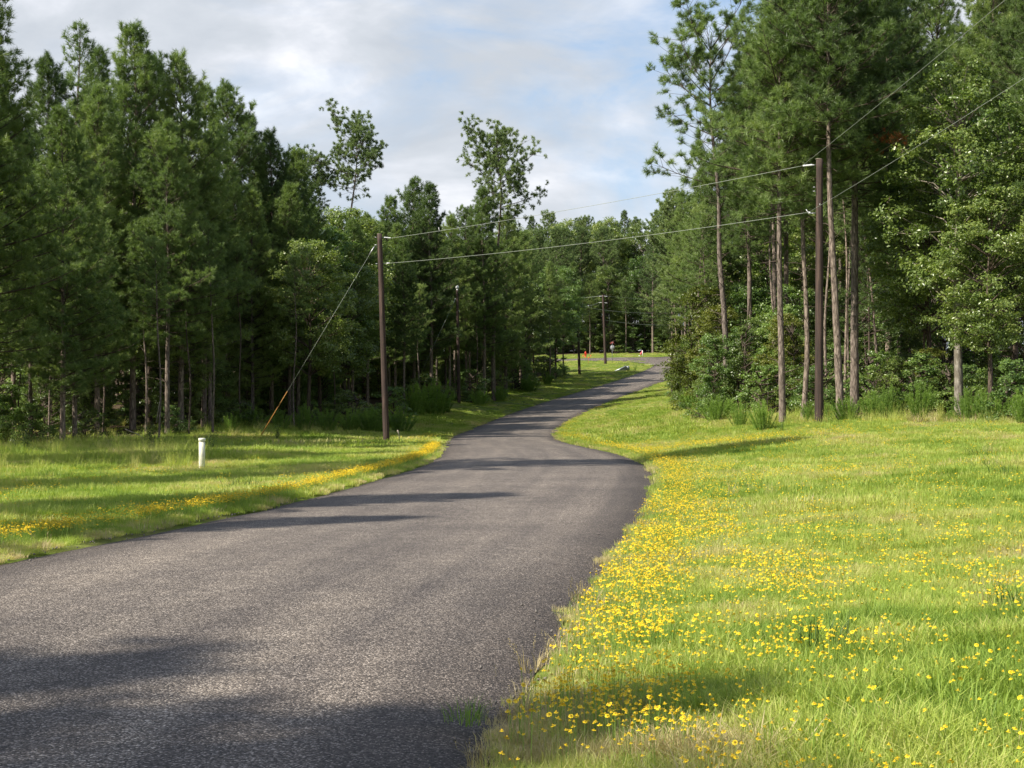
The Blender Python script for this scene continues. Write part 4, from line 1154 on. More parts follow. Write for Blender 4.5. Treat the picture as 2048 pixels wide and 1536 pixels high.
for k, (x, D, H) in enumerate([(70, 64, 1.8), (190, 68, 1.5), (345, 73, 1.4), (470, 78, 1.6), (620, 88, 1.6), (690, 90, 2.4), (780, 98, 2.6), (850, 118, 3), (940, 134, 3), (985, 145, 3), (1040, 160, 3), (1085, 178, 3), (1110, 190, 3)]):
    X = (x - 1024) / FPX * D
    place(BUSH[k % 2], 'bush', X, D, H, label='shaded leafy bush at the left wood foot, %s from the left edge' % ORD[k], cat='bush', group='bushes at the foot of the left wood', wide=1.3)
for k, (x, D, H) in enumerate([(1440, 76, 2.2), (1490, 72, 2.2), (1530, 66, 2.2), (1590, 66, 2.0), (1640, 64, 2.0), (1692, 68, 1.8), (1745, 66, 2.4), (1800, 59, 2.2), (1850, 58, 2.3), (1885, 58, 1.9), (1945, 58, 1.8), (2000, 56, 2.0), (2035, 52, 2.2)]):
    X = (x - 1024) / FPX * D
    place(BUSH[k % 2], 'bush', X, D, H, label='leafy bush between weeds and right trunks, %s counted from the road' % ORD[k], cat='bush', group='bushes at the foot of the right wood', wide=1.2)

# ------------------------------------------------------------------ utility poles, wires, guys


def pole(base, top, r0, r1, name='utility_pole', label=None, sides=18):
    b0 = Vector(base); tp = Vector(top)
    o = empty(name, base, 0, label, 'utility pole', 'wooden utility poles along the road')
    P = np.array([np.array(tp - b0) * f for f in np.linspace(0, 1, 30)]); P[0, 2] -= 0.8
    mb = MB(); mb.tube(P, np.linspace(r0, r1, 30), sides, True, 0.015)
    pm = mb.build('pole', M['pole_wood'], o, True)
    return o


def insulator_part(o, a, b_, r=0.045):
    """polymer strain insulator of several sheds from a to b (local)"""
    a = np.array(a); b_ = np.array(b_); L = np.linalg.norm(b_ - a); n = 15
    P = np.array([a + (b_ - a) * f for f in np.linspace(0, 1, n)])
    rr = np.array([r if k % 2 else r * .55 for k in range(n)]); rr[0] = rr[-1] = r * .4
    mb = MB(); mb.tube(P, rr, 10); mb.build('insulator', M['insulator'], o)


def bolt(o, p, d=(0, -1, 0), r=.025, L=.1):
    p = np.array(p, float); d = np.array(d, float)
    mb = MB(); mb.tube([p, p + d * L * .75, p + d * L], [r * .6, r * .6, r * .6], 6); mb.tube([p + d * L * .4, p + d * L * .65], r, 6)
    mb.build('bolt', M['steel'], o)


def wire(a, b_, sag, label, r=.012, name='overhead_wire', group='overhead wires', mat='wire'):
    a = np.array(a, float); b_ = np.array(b_, float); f = np.linspace(0, 1, 40)
    P = a + (b_ - a) * f[:, None]; P[:, 2] -= 4 * sag * f * (1 - f)
    o = MB().tube(P - a, r, 6).build(name, M[mat], None, True); o.location = a
    tag(o, label, 'wire', group)
    return o


def guy(a, b_, label, guard=2.4):
    a = np.array(a, float); b_ = np.array(b_, float)
    o = empty('guy_wire', b_, 0, label, 'guy wire', 'guy wires staying the poles')
    mb = MB(); mb.tube([a - b_, (a - b_) * .5, np.zeros(3) - (a - b_) * .02], .0075, 6); mb.build('cable', M['wire'], o, True)
    d = (a - b_) / np.linalg.norm(a - b_)
    mb = MB(); mb.tube([d * .05, d * guard], .022, 8); mb.build('guard_sleeve', M['guard'], o, True)
    mb = MB(); mb.tube([a - b_ - d * .55, a - b_ - d * .1], .03, 8); mb.build('clamp', M['steel'], o)


def W(x, y, D): return tuple(px(x, y, D))


# right pole
D1 = 55.5; xb = (1638 - 1024) / FPX * D1
b1 = (xb, D1, h1(xb, D1)); t1 = W(1639.5, 318, D1)
o = pole(b1, t1, .165, .12, label='dark brown wooden utility pole standing tallest in front of the right wood')
zt = t1[2] - b1[2]
i0 = np.array([-.13, -.02, zt - .22])
insulator_part(o, i0 + (-.10, 0, 0), i0 + (-.46, .03, -.03))
MB().tube([i0, i0 + (-.1, 0, 0)], .018, 6).build('bracket', M['steel'], o)
lo = np.array([-.14, -.04, W(0, 426, D1)[2] - b1[2]])
MB().tube([lo, lo + (-.16, 0, -.02)], .02, 6).build('bracket', M['steel'], o)
MB().tube([lo + (-.16, 0, -.02), lo + (-.26, -.03, .02)], .04, 8).build('clamp', M['insulator'], o)
MB().tube([lo + (-.26, -.02, .0), lo + (-.34, 0, .13)], .012, 6).build('wire_tail', M['insulator'], o)
bolt(o, (-.13, -.06, zt - 1.05), (-1, -.3, 0)); bolt(o, (-.13, -.06, zt - 1.2), (-1, -.3, 0)); bolt(o, (0.0, -.14, lo[2] + .3))
MB().tube([(0, 0, zt - .005), (0, 0, zt + .012)], .118, 14).build('cut_top', M['dead_wood'], o)
U1 = np.array(b1) + i0 + (-.50, .03, -.03); L1 = np.array(b1) + lo + (-.27, -.03, .02)
# left pole
D2 = 70.6; xb2 = (773 - 1024) / FPX * D2
b2 = (xb2, D2, h1(xb2, D2)); t2 = W(759, 468, D2)
o = pole(b2, t2, .155, .115, label='brown wooden utility pole on the left verge held by the long guy wire')
T2 = np.array(t2) - np.array(b2)
MB().tube([T2 + (0, 0, -.005), T2 + (0, 0, .012)], .113, 14).build('cut_top', M['dead_wood'], o)
a2 = T2 + (.12, -.02, -.16)
MB().tube([a2, a2 + (.1, 0, 0)], .016, 6).build('bracket', M['steel'], o)
insulator_part(o, a2 + (.10, 0, 0), a2 + (.42, 0, -.03), .035)
a2l = T2 * ((T2[2] - 1.38) / T2[2]) + (.13, -.02, 0)
MB().tube([a2l, a2l + (.16, 0, 0)], .014, 6).build('bracket', M['steel'], o)
MB().tube([a2l + (.16, 0, 0), a2l + (.32, 0, .01)], .03, 8).build('clamp', M['insulator'], o)
gA = T2 * ((T2[2] - .52) / T2[2]) + (-.12, -.02, 0)
bolt(o, gA, (-1, -.2, 0), .04, .12); bolt(o, T2 * ((T2[2] - 1.4) / T2[2]) + (-.12, -.02, 0), (-1, -.2, 0), .025, .1); bolt(o, T2 + (-.11, -.02, -.16), (-1, -.2, 0))
U2 = np.array(b2) + a2 + (.44, 0, -.03); L2 = np.array(b2) + a2l + (.33, 0, .01)
wire(U2, U1, .12, 'upper overhead wire stretched between the two nearest utility poles', .0085)
wire(L2, L1, .16, 'lower overhead wire stretched between the two nearest utility poles', .0085)
# small kinked tie on the upper wire
q = U2 + (U1 - U2) * .145 + (0, 0, -.06)
o = MB().tube([(0, 0, -.02), (-.03, 0, .05), (-.05, 0, .16)], .012, 5).build('wire_tie', M['insulator']); o.location = q
tag(o, 'short twisted tail sticking up from the upper overhead wire', 'wire tie')
# anchor of the left guy
bg_ = np.array(W(520, 862, 72.0)); bg_[2] = h1(bg_[0], bg_[1])
guy(np.array(b2) + gA + (-.1, 0, 0), bg_, 'long guy wire with orange-brown sleeve slanting down left from its pole', 2.6)
# next pole toward the camera, beyond the right edge of the photo
D0 = 20.0; xb0 = 10.85
b0 = (xb0, D0, h1(xb0, D0)); t0 = (xb0 - .05, D0, 8.75)
o = pole(b0, t0, .165, .12, label='wooden utility pole nearest the camera, beyond the right edge')
insulator_part(o, (-.23, 0, 8.4 - b0[2]), (-.55, .03, 8.38 - b0[2]))
MB().tube([(-.1, 0, 8.4 - b0[2]), (-.23, 0, 8.4 - b0[2])], .018, 6).build('bracket', M['steel'], o)
wire(U1, (xb0 - .58, D0, 8.35), .10, 'upper overhead wire climbing out of the top right of the photo', .006)
wire(L1, (xb0 - .40, D0, 6.55), .12, 'lower overhead wire running out through the right edge', .006)
# middle pole with a white post insulator on top and a guy
D3 = 125.0; xb3 = (918 - 1024) / FPX * D3
b3 = (xb3, D3, h1(xb3, D3)); t3 = W(914.5, 580, D3)
o = pole(b3, t3, .15, .105, label='wooden utility pole with a white cap on the left verge halfway up the road')
T3 = np.array(t3) - np.array(b3)
MB().tube([T3 + (0, 0, -.35), T3 + (0, 0, .12)], .07, 8).build('bracket', M['steel'], o)
MB().tube([T3 + (0, 0, .12), T3 + (0, 0, .16), T3 + (0, 0, .26), T3 + (0, 0, .34), T3 + (0, 0, .38)], [.06, .13, .14, .11, .03], 12).build('insulator', M['insulator'], o, True)
bolt(o, T3 + (.1, -.05, -1.75), (1, -.3, 0), .05, .12); bolt(o, T3 + (-.1, -.05, -.75), (-1, -.3, 0), .05, .12)
bg3 = np.array(W(812, 745, 121)); bg3[2] = h1(bg3[0], bg3[1])
guy(np.array(b3) + T3 + (-.15, -.05, -.75), bg3, 'thin guy wire slanting left behind the shrub from the middle pole', 2.4)
# two far poles
D4 = 196.0; xb4 = (1159 - 1024) / FPX * D4
b4 = (xb4, D4, h1(xb4, D4)); t4 = W(1154.5, 604, D4)
o = pole(b4, t4, .19, .14, label='dark utility pole, left one of the far pair before the side road')
T4 = np.array(t4) - np.array(b4)
MB().tube([T4, T4 + (0, 0, .06), T4 + (0, 0, .2), T4 + (0, 0, .28)], [.05, .1, .11, .04], 10).build('insulator', M['insulator'], o, True)
bolt(o, T4 + (.1, -.1, -1.7), (1, -.3, 0), .06, .2)
D5 = 214.0; xb5 = (1211 - 1024) / FPX * D5
b5 = (xb5, D5, h1(xb5, D5)); t5 = W(1206, 590, D5)
o = pole(b5, t5, .20, .14, label='dark utility pole, right one of the far pair, beside the street sign')
T5 = np.array(t5) - np.array(b5)
for sg, zz in ((-1, -.15), (1, -.15), (-1, -1.05), (1, -1.1)):
    insulator_part(o, T5 + (sg * .14, -.03, zz), T5 + (sg * .62, -.03, zz - .04), .04)


def Wp(x, y, D=D5): return np.array(W(x, y, D))


wire(Wp(1196, 592.5), Wp(1040, 601, 262), .2, 'faint far wire running left from the top of the right far pole', .02)
wire(Wp(1217, 592.5), Wp(1460, 605, 240), .2, 'faint far wire running right from the top of the right far pole', .012)
wire(Wp(1196, 606), Wp(1162, 614, D4), .1, 'short far wire linking the two far poles', .018)
wire(Wp(1160, 612, D4), Wp(1430, 613, 236), 1.0, 'upper sagging far wire crossing in front of the far wood', .022)
wire(Wp(1209, 640), Wp(1440, 640, 232), .75, 'lower sagging far wire crossing in front of the far wood', .022)

# ------------------------------------------------------------------ roadside things


def lathe(prof, sides=18):
    mb = MB(); P = [(0, 0, z) for z, _ in prof]; mb.tube(P, [r for _, r in prof], sides); return mb


def ground_at(x, D, dz=0.0):
    X = (x - 1024) / FPX * D
    return (X, D, h1(X, D) + dz)


# cream marker post
p = ground_at(404, 40)
o = empty('marker_post', p, 0.3, 'cream round plastic marker post standing in the left grass', 'marker post')
lathe([(-.3, .083), (0, .083), (.45, .083), (.86, .083)], 24).build('post', M['cream'], o, True)
lathe([(.16, .0845), (.175, .0845)], 24).build('seam_band', M['dead_wood'], o, True)
mb = lathe([(.84, .094), (.905, .094), (.92, .088), (.925, .03)], 24); mb.build('cap', M['cream_cap'], o)
# fire hydrant
D = 232; p = ground_at(1171, D)
o = empty('fire_hydrant', p, 0.6, 'red fire hydrant on the grass across the side road', 'fire hydrant')
lathe([(-.1, .17), (.05, .17), (.07, .13), (.12, .12), (.62, .12), (.65, .16), (.69, .16)], 16).build('barrel', M['red_paint'], o, True)
lathe([(.69, .15), (.76, .14), (.84, .09), (.88, .04), (.93, .035)], 16).build('bonnet', M['red_paint'], o, True)
for sg in (-1, 1): MB().tube([(sg * .1, 0, .50), (sg * .2, 0, .50), (sg * .21, 0, .50), (sg * .25, 0, .50)], [.055, .055, .075, .07], 10).build('hose_outlet', M['red_paint'], o)
MB().tube([(0, -.1, .46), (0, -.22, .46), (0, -.23, .46), (0, -.27, .46)], [.07, .07, .095, .09], 12).build('pumper_outlet', M['red_paint'], o)
# survey flags by the hydrant
for k, (x, D, lb) in enumerate([(1165.5, 229.5, 'small orange survey flag left of the hydrant'), (1180.5, 229.5, 'small orange survey flag right of the hydrant'), (1176.5, 213, 'orange survey flag on a tall wire before the side road')]):
    hh = .95 if k == 2 else .45
    o = empty('survey_flag', ground_at(x, D), 0, lb, 'flag', 'orange survey flags')
    MB().tube([(0, 0, -.1), (0, 0, hh)], .012, 5).build('stake', M['orange_flag'], o)
    MB().box((.09, 0, hh - .07), (.2, .006, .14)).build('flag', M['orange_flag'], o)
# stop sign seen from behind with street name sign
p = ground_at(1224.5, 217)
o = empty('street_sign', p, 0.42, 'grey back of an octagonal road sign with brown street-name blades above', 'road sign')
MB().tube([(0, 0, -.3), (0, 0, 3.12)], .032, 8).build('post', M['sign_grey'], o, True)
mb = MB(); rr = .375
a = (np.arange(8) + .5) * math.pi / 4
Vf = np.array([(math.cos(t_) * rr, y_, 2.28 + math.sin(t_) * rr) for y_ in (.035, .041) for t_ in a])
mb.add(Vf, [(0, i_ + 1, i_) for i_ in range(1, 7)] + [(8, 8 + i_, 9 + i_) for i_ in range(1, 7)], [(i_, (i_ + 1) % 8, 8 + (i_ + 1) % 8, 8 + i_) for i_ in range(8)])
s_ = mb.build('sign_plate', M['sign_grey'], o); s_.rotation_euler[2] = -.95
for k in range(2):
    MB().box((0, 0, 2.86 + .17 * k), (.78, .012, .15), 0.15 + k * 1.45).build('name_blade', M['brown_sign'], o)
# red and white leaning marker
p = ground_at(1283.5, 236)
o = empty('boundary_marker', p, 0, 'white post with a red flag drooping from it across the side road', 'marker')
MB().tube([(.12, 0, -.1), (.12, 0, .95)], .055, 8).build('post', M['white_paint'], o)
mb = MB(); mb.add([(.06, -.02, .90), (.06, .01, .90), (.06, -.02, .30), (.06, .01, .30), (-.32, -.03, .36), (-.32, .0, .36), (-.2, -.03, .18), (-.2, .0, .18)], None, [(0, 2, 6, 4), (1, 5, 7, 3), (0, 4, 5, 1), (2, 3, 7, 6), (4, 6, 7, 5), (0, 1, 3, 2)]); mb.build('flag', M['pink_flag'], o)
MB().box((-.38, 0, .05), (.2, .15, .16)).build('base_block', M['white_paint'], o)
# white culvert headwall beyond the side road
p = ground_at(1350, 238.5, 0)
o = MB().box((0, 0, .10), (1.55, .35, .36), .35).build('concrete_headwall', M['concrete']); o.location = p
tag(o, 'long low white concrete block on the grass beyond the road junction', 'headwall')
p = ground_at(1297, 219.5)
o = MB().box((0, 0, .02), (1.1, .3, .12), -.3).build('concrete_edge', M['concrete']); o.location = p
tag(o, 'small pale concrete strip at the tip of grass between the two roads', 'concrete strip')
# metal culvert end left of the far road
p = ground_at(1241, 203)
o = empty('culvert_end', (p[0], p[1], p[2] + .0), 1.02, 'grey metal culvert end with sloping rails in the left roadside ditch', 'culvert')
o.rotation_euler[2] = .12
for k in range(2):
    MB().tube([(-.8, -.35 + .7 * k, .02), (.75, -.35 + .7 * k, .72)], .06, 8).build('rail', M['galvanised'], o, True)
mb = MB(); mb.add([(-.8, -.33, -.3), (.75, -.33, -.2), (.75, -.33, .70), (-.8, -.33, .0), (-.8, .33, -.3), (.75, .33, -.2), (.75, .33, .70), (-.8, .33, .0)], None, [(0, 1, 2, 3), (5, 4, 7, 6), (1, 5, 6, 2), (0, 3, 7, 4)]); mb.build('side_plate', M['galvanised'], o)
for k in range(3): MB().tube([(-.5 + .45 * k, -.35, .18 + .2 * k), (-.5 + .45 * k, .35, .18 + .2 * k)], .03, 6).build('cross_bar', M['galvanised'], o)
MB().tube([(.8, 0, .42), (1.2, 0, .46)], .30, 16).build('pipe', M['galvanised'], o, True)
# fallen sticks among the trunks
for k, (x0, y0, x1, y1, D, lb) in enumerate([(250, 858, 302, 892, 66, 'fallen bare branch leaning at the dark foot of the left wood'), (795, 860, 800, 884, 69, 'thin bare stick beside the left utility pole foot'), (313, 845, 322, 790, 68, 'thin bare stick leaning on the forked pine')]):
    a = px(x0, y0, D); b_ = px(x1, y1, D)
    for e in (a, b_): e[2] = max(e[2], h1(e[0], e[1]) + .02)
    o = MB().tube([np.zeros(3), (b_ - a) * .5 + (0, 0, .1), b_ - a], [.03, .022, .01], 5).build('fallen_branch', M['dead_wood']); o.location = a
    tag(o, lb, 'branch')

# ------------------------------------------------------------------ grass, flowers and thatch (nobody could count them)


def blades(seed, n, R0, h, w, lean=.5, curl=.5, seedheads=0):
    r = np.random.default_rng(seed)
    a = r.uniform(0, 6.283, n); rr = R0 * np.sqrt(r.uniform(0, 1, n))
    B = np.stack([np.cos(a) * rr, np.sin(a) * rr, np.full(n, -.01)], -1)
    hh = h * r.uniform(.45, 1.1, n)
    az = a + r.normal(0, .9, n)
    ln = lean * r.uniform(.1, 1.0, n)
    d = np.stack([np.cos(az), np.sin(az), np.zeros(n)], -1)
    s = np.stack([-np.sin(az + r.normal(0, .6, n)), np.cos(az), np.zeros(n)], -1) * (w / 2)
    mid = B + d * (hh * ln * .35)[:, None] + np.array([0, 0, 1]) * (hh * .58)[:, None]
    tip = B + d * (hh * ln * (1 + curl))[:, None] * .8 + np.array([0, 0, 1]) * (hh * (1 - ln * curl * .45))[:, None]
    V = np.stack([B - s, B + s, mid + s * .8, mid - s * .8, tip], 1).reshape(-1, 3)
    i = np.arange(n)[:, None] * 5
    T = i + np.array([[3, 2, 4]]); Q = i + np.array([[0, 1, 2, 3]])
    if seedheads:
        k = r.choice(n, seedheads, replace=False)
        V2, T2_ = needles(tip[k], unit(mid[k] - B[k] + (0, 0, .2)), np.full(seedheads, .09), 10, r, .035, .006, .4)
        T = np.vstack([T, T2_ + len(V)]); V = np.vstack([V, V2])
    return V, T, Q


def hidden_proto(name, me):
    return bpy.data.objects.new(name, me)


def scatter(name, protos, X, Y, Z, scl, idx, tint, r, mat_label=None, tiltmax=.15):
    n = len(X)
    me = mesh_np(name, np.stack([X, Y, Z], -1))
    for nm, arr in (('scl', scl), ('tint', tint), ('rz', r.uniform(0, 6.283, n)), ('tx', r.uniform(-tiltmax, tiltmax, n)), ('ty', r.uniform(-tiltmax, tiltmax, n))):
        at = me.attributes.new(nm, 'FLOAT', 'POINT'); at.data.foreach_set('value', np.asarray(arr, np.float32))
    at = me.attributes.new('pick', 'INT', 'POINT'); at.data.foreach_set('value', np.asarray(idx, np.int32))
    o = obj(name, me)
    c = bpy.data.collections.new(name + '_clumps')
    for k, pm in enumerate(protos):
        c.objects.link(hidden_proto('%s_clump_%02d' % (name, k), pm))
    ng = bpy.data.node_groups.new(name + '_scatter', 'GeometryNodeTree')
    ng.interface.new_socket('Geometry', in_out='INPUT', socket_type='NodeSocketGeometry')
    ng.interface.new_socket('Geometry', in_out='OUTPUT', socket_type='NodeSocketGeometry')
    N = ng.nodes; Lk = ng.links
    gi = N.new('NodeGroupInput'); go = N.new('NodeGroupOutput')
    m2p = N.new('GeometryNodeMeshToPoints')
    Lk.new(gi.outputs[0], m2p.inputs[0])
    ci = N.new('GeometryNodeCollectionInfo'); ci.inputs['Collection'].default_value = c; ci.inputs['Separate Children'].default_value = True; ci.inputs['Reset Children'].default_value = True

    def attr(nm, ty='FLOAT'):
        a = N.new('GeometryNodeInputNamedAttribute'); a.data_type = ty; a.inputs['Name'].default_value = nm; return a.outputs['Attribute']
    ip = N.new('GeometryNodeInstanceOnPoints')
    Lk.new(m2p.outputs[0], ip.inputs['Points']); Lk.new(ci.outputs[0], ip.inputs['Instance'])
    ip.inputs['Pick Instance'].default_value = True
    Lk.new(attr('pick', 'INT'), ip.inputs['Instance Index'])
    cx = N.new('ShaderNodeCombineXYZ')
    Lk.new(attr('tx'), cx.inputs[0]); Lk.new(attr('ty'), cx.inputs[1]); Lk.new(attr('rz'), cx.inputs[2])
    e2r = N.new('FunctionNodeEulerToRotation'); Lk.new(cx.outputs[0], e2r.inputs[0]); Lk.new(e2r.outputs[0], ip.inputs['Rotation'])
    Lk.new(attr('scl'), ip.inputs['Scale'])
    Lk.new(ip.outputs[0], go.inputs[0])
    md = o.modifiers.new('scatter', 'NODES'); md.node_group = ng
    tag(o, kind='stuff')
    print(name, n)
    return o


def cand(n, y0, y1, r, p=1.0, m=1.0):
    """random points in the camera's wedge of ground between two distances; density ~ 1/Y^p per m2"""
    u = r.uniform(0, 1, n)
    e = 2 - p
    Y = (y0 ** e + (y1 ** e - y0 ** e) * u) ** (1 / e) if e > 0 else y0 * (y1 / y0) ** u
    X = r.uniform(-1, 1, n) * (Y * .345 + m)
    return X, Y


def lawn_masks(X, Y):
    d, sg, _ = near_line(X, Y, RD); dc, _, _ = near_line(X, Y, CR)
    return d, sg, dc, in_wood(X, Y)


r = np.random.default_rng(99)


def pm(args, mat, extra=()):
    V, T, Q = blades(*args)
    return mesh_np('clump', V, T, Q, [M[mat]])


GR = [pm((k, 64, .11, h, w_, .8, .6), 'grass') for k, (h, w_) in enumerate([(.065, .004), (.09, .0042), (.125, .0045), (.08, .006)])]
GR += [pm((10 + k, 90, .24, h, .010, .6, .5), 'grass') for k, h in enumerate([.11, .15, .13])]
GR += [pm((50 + k, 110, .55, .13, .022, .8, .5), 'grass') for k in range(2)]
TG = [pm((20, 46, .13, .42, .007, .5, .7, 12), 'grass'), pm((21, 40, .12, .55, .006, .45, .6, 14), 'grass'), pm((22, 50, .18, .34, .008, .6, .6, 8), 'grass')]
SG = [pm((30, 46, .11, .15, .005, .9, .6), 'straw'), pm((31, 36, .10, .22, .005, .8, .7, 6), 'straw')]
RG = [pm((40, 44, .10, .38, .007, .55, .4), 'rush'), pm((41, 30, .14, .34, .009, .7, .5), 'rush')]
# near lawn
XX, YY, SS, II, TT = [], [], [], [], []
for (n, y0, y1, p, sc, ks) in [(38000, 4.5, 20, 1.0, 1.0, (0, 4)), (52000, 20, 60, 1.0, 1.0, (4, 7)), (26000, 60, 120, 1.0, 1.15, (4, 9)), (20000, 120, 250, .8, .85, (7, 9))]:
    X, Y = cand(n, y0, y1, r, p)
    d, sg, dc, wd = lawn_masks(X, Y)
    edge = 3.05 + .10 * fbm(X, Y, .8, 4) + r.uniform(-.06, .10, n)
    k = (d > edge) & (dc > 3.3) & (r.uniform(0, 1, n) > wd * .93)
    X, Y, d, sg = X[k], Y[k], d[k], sg[k]
    tn = .36 + .24 * fbm(X, Y, .35, 11) + .17 * fbm(X, Y, 1.5, 12) + r.normal(0, .08, len(X))
    tn += .34 * np.exp(-(d - 3.0) / .22) * (r.uniform(0, 1, len(X)) < .7)
    dry = fbm(X, Y, .9, 13)
    tn += .25 * sstep(.45, .9, dry) + .24 * sstep(.15, .8, fbm(X, Y, 2.3, 33)) * sstep(16, 9, Y)
    sc_ = sc * r.uniform(.75, 1.3, len(X)) * (1 + .25 * fbm(X, Y, .6, 14)) * np.clip(.55 + (d - 3) * .5, .55, 1)
    # taller on the banks
    sc_ *= 1 + .9 * sstep(-4.5, -9, X) * (Y > 45) * (Y < 66)
    XX.append(X); YY.append(Y); SS.append(sc_); TT.append(tn); II.append(r.integers(ks[0], ks[1], len(X)))
X, Y, S_, T_, I_ = map(np.concatenate, (XX, YY, SS, TT, II))
scatter('grass', GR, X, Y, height(X, Y), S_, I_, np.clip(T_, 0, .95), r)
# tall seedy grass: left bank, wood edges, a few tufts in the lawn
XX, YY, TT = [], [], []
X, Y = cand(26000, 28, 110, r, 1.0)
d, sg, dc, wd = lawn_masks(X, Y)
dl = np.interp(Y, [p[1] for p in FOREST_L[:14]], [p[0] for p in FOREST_L[:14]]); dr_ = np.interp(Y, [p[1] for p in FOREST_R], [p[0] for p in FOREST_R])
nearL = np.exp(-np.abs(X - (dl + 2.2)) / 1.8); nearR = np.exp(-np.abs(X - (dr_ - .6)) / 1.2)
k = (d > 4.3) & (r.uniform(0, 1, len(X)) < np.maximum(np.maximum(nearL * (Y < 90) * .9, 1.0 * np.exp(-((Y - 50) / 7.5) ** 2) * (X / Y < -.205)), nearR * .9) * (.6 + fbm(X, Y, .5, 21)))
XX.append(X[k]); YY.append(Y[k])
X2, Y2 = cand(5000, 12, 60, r, 1.0)
d, sg, dc, wd = lawn_masks(X2, Y2)
k2 = (d > 4.2) & (fbm(X2, Y2, .5, 22) > .55)
XX.append(X2[k2]); YY.append(Y2[k2])
X, Y = np.concatenate(XX), np.concatenate(YY)
scatter('tall_grass', TG, X, Y, height(X, Y), r.uniform(.6, 1.25, len(X)) * np.where(np.arange(len(X)) < k.sum(), 1.1, .6), r.integers(0, 3, len(X)), np.clip(.45 + .25 * fbm(X, Y, .5, 23) + r.normal(0, .1, len(X)), 0, .95), r)
# dry straw: road edges and bare patches
X, Y = cand(30000, 4.5, 110, r, 1.25)
d, sg, dc, wd = lawn_masks(X, Y)
pr_ = .55 * np.exp(-np.abs(d - 3.12) / .12) + .28 * sstep(.5, .95, fbm(X, Y, .9, 13)) * (d > 3.2) + .16 * sstep(.35, .9, fbm(X, Y, 2.3, 33)) * (d > 3.2) * (Y < 12)
nearR = np.exp(-np.abs(X - (np.interp(Y, [p[1] for p in FOREST_R], [p[0] for p in FOREST_R]) - 1.6)) / .8) * (Y > 46) * (Y < 56) * (X > 14)
k = (r.uniform(0, 1, len(X)) < np.maximum(pr_, nearR * .8)) & (d > 3.0) & (wd < .5)
X, Y = X[k], Y[k]
scatter('dry_grass', SG, X, Y, height(X, Y), r.uniform(.35, .85, len(X)) * np.where(nearR[k] > .3, 2.8, 1), r.integers(0, 2, len(X)), r.uniform(0, 1, len(X)), r)
# dark rush clumps one can point at
for (x, D, s_, lb) in [(1652, 8.3, 1.0, 'dark green rush clump in the near right grass'), (1530, 7.6, .45, 'small dark tuft left of the rush clump near the bottom'), (1262, 10.2, .55, 'small dark blade tuft near the road edge at the lower middle'), (490, 29, 1.25, 'dark bladed clump beside the yellow flowers on the left verge'), (455, 28, 1.0, 'dark bladed clump left of its neighbour on the left verge'),
                      (1970, 26, 1.1, 'broad dark grass tuft in the right meadow near the edge'), (1955, 33, 1.2, 'tall grass tuft in the right meadow below the dry patch'), (2035, 9.4, .9, 'dark tuft cut by the right edge'), (2010, 24, 1.2, 'dark grass tuft at the right edge of the meadow'), (1700, 17.5, .8, 'dark blades standing in the middle of the right meadow')]:
    X = (x - 1024) / FPX * D
    o = MB()
    V, T, Q = blades(int(x), 60, .13 * (1.5 if s_ > 1 else 1.2), .30, .006, .75, .4)
    V = V * s_
    o.add(V, T, Q); o = o.build('grass_tuft', M['rush_plain'] if 'rush_plain' in M else M['leaf_gum'])
    o.location = (X, D, h1(X, D)); tag(o, lb, 'grass tuft', 'dark grass tufts')
# small weed growing out of the road edge
o = MB(); V, T, Q = blades(77, 70, .10, .13, .004, 1.1, .5); o.add(V, T, Q); o = o.build('grass_tuft', M['leaf_fennel'])
X = (932 - 1024) / FPX * 6.9
o.location = (X, 6.9, h1(X, 6.9) + .03); tag(o, 'small wiry weed growing on the asphalt edge at the bottom', 'grass tuft', 'dark grass tufts')
# yellow flowers


def flower(seed, n=1, R0=.0, h=.2):
    r = np.random.default_rng(seed); MBp = []
    V, T, MI = [], [], []
    for q in range(n):
        a0 = r.uniform(0, 6.28); rr = R0 * math.sqrt(r.uniform(0, 1)); c = np.array([math.cos(a0) * rr, math.sin(a0) * rr, h * r.uniform(.7, 1.1)])
        tilt = unit(np.array([r.normal() * .3, r.normal() * .3, 1.0])); ax = unit(np.cross(tilt, (1, .2, 0))); ay = np.cross(tilt, ax)
        R1 = r.uniform(.0075, .0118); npet = 8
        for k in range(npet):
            a = k * 2 * math.pi / npet + r.uniform(-.1, .1); w = .33
            p0 = c + (ax * math.cos(a) + ay * math.sin(a)) * .002
            pa = c + (ax * math.cos(a - w) + ay * math.sin(a - w)) * R1 * .9 - tilt * .002; pb = c + (ax * math.cos(a + w) + ay * math.sin(a + w)) * R1 * .9 - tilt * .002
            pc = c + (ax * math.cos(a) + ay * math.sin(a)) * R1 * 1.12 - tilt * .003
            i = len(V); V += [p0, pa, pc, pb]; T += [(i, i + 1, i + 2), (i, i + 2, i + 3)]; MI += [0, 0]
        for k in range(6):                          # domed centre
            a = k * math.pi / 3; b_ = a + math.pi / 3
            i = len(V); V += [c + tilt * .007, c + (ax * math.cos(a) + ay * math.sin(a)) * .005 + tilt * .001, c + (ax * math.cos(b_) + ay * math.sin(b_)) * .005 + tilt * .001]; T += [(i, i + 1, i + 2)]; MI += [1]
        b0 = c * (.6, .6, 0); s = np.array([.0012, 0, 0])
        i = len(V); V += [b0 - s, b0 + s, c + s, c - s]; T += [(i, i + 1, i + 2), (i, i + 2, i + 3)]; MI += [2, 2]
    return mesh_np('clump', np.array(V), T, None, [M['petal'], M['floret'], M['leaf_fennel']], mi=MI)


FLW = [flower(k, n, R0, h) for k, (n, R0, h) in enumerate([(1, 0, .17), (2, .04, .19), (3, .06, .18), (5, .09, .2), (9, .16, .22), (12, .22, .22)])]
XX, YY, SS, II = [], [], [], []


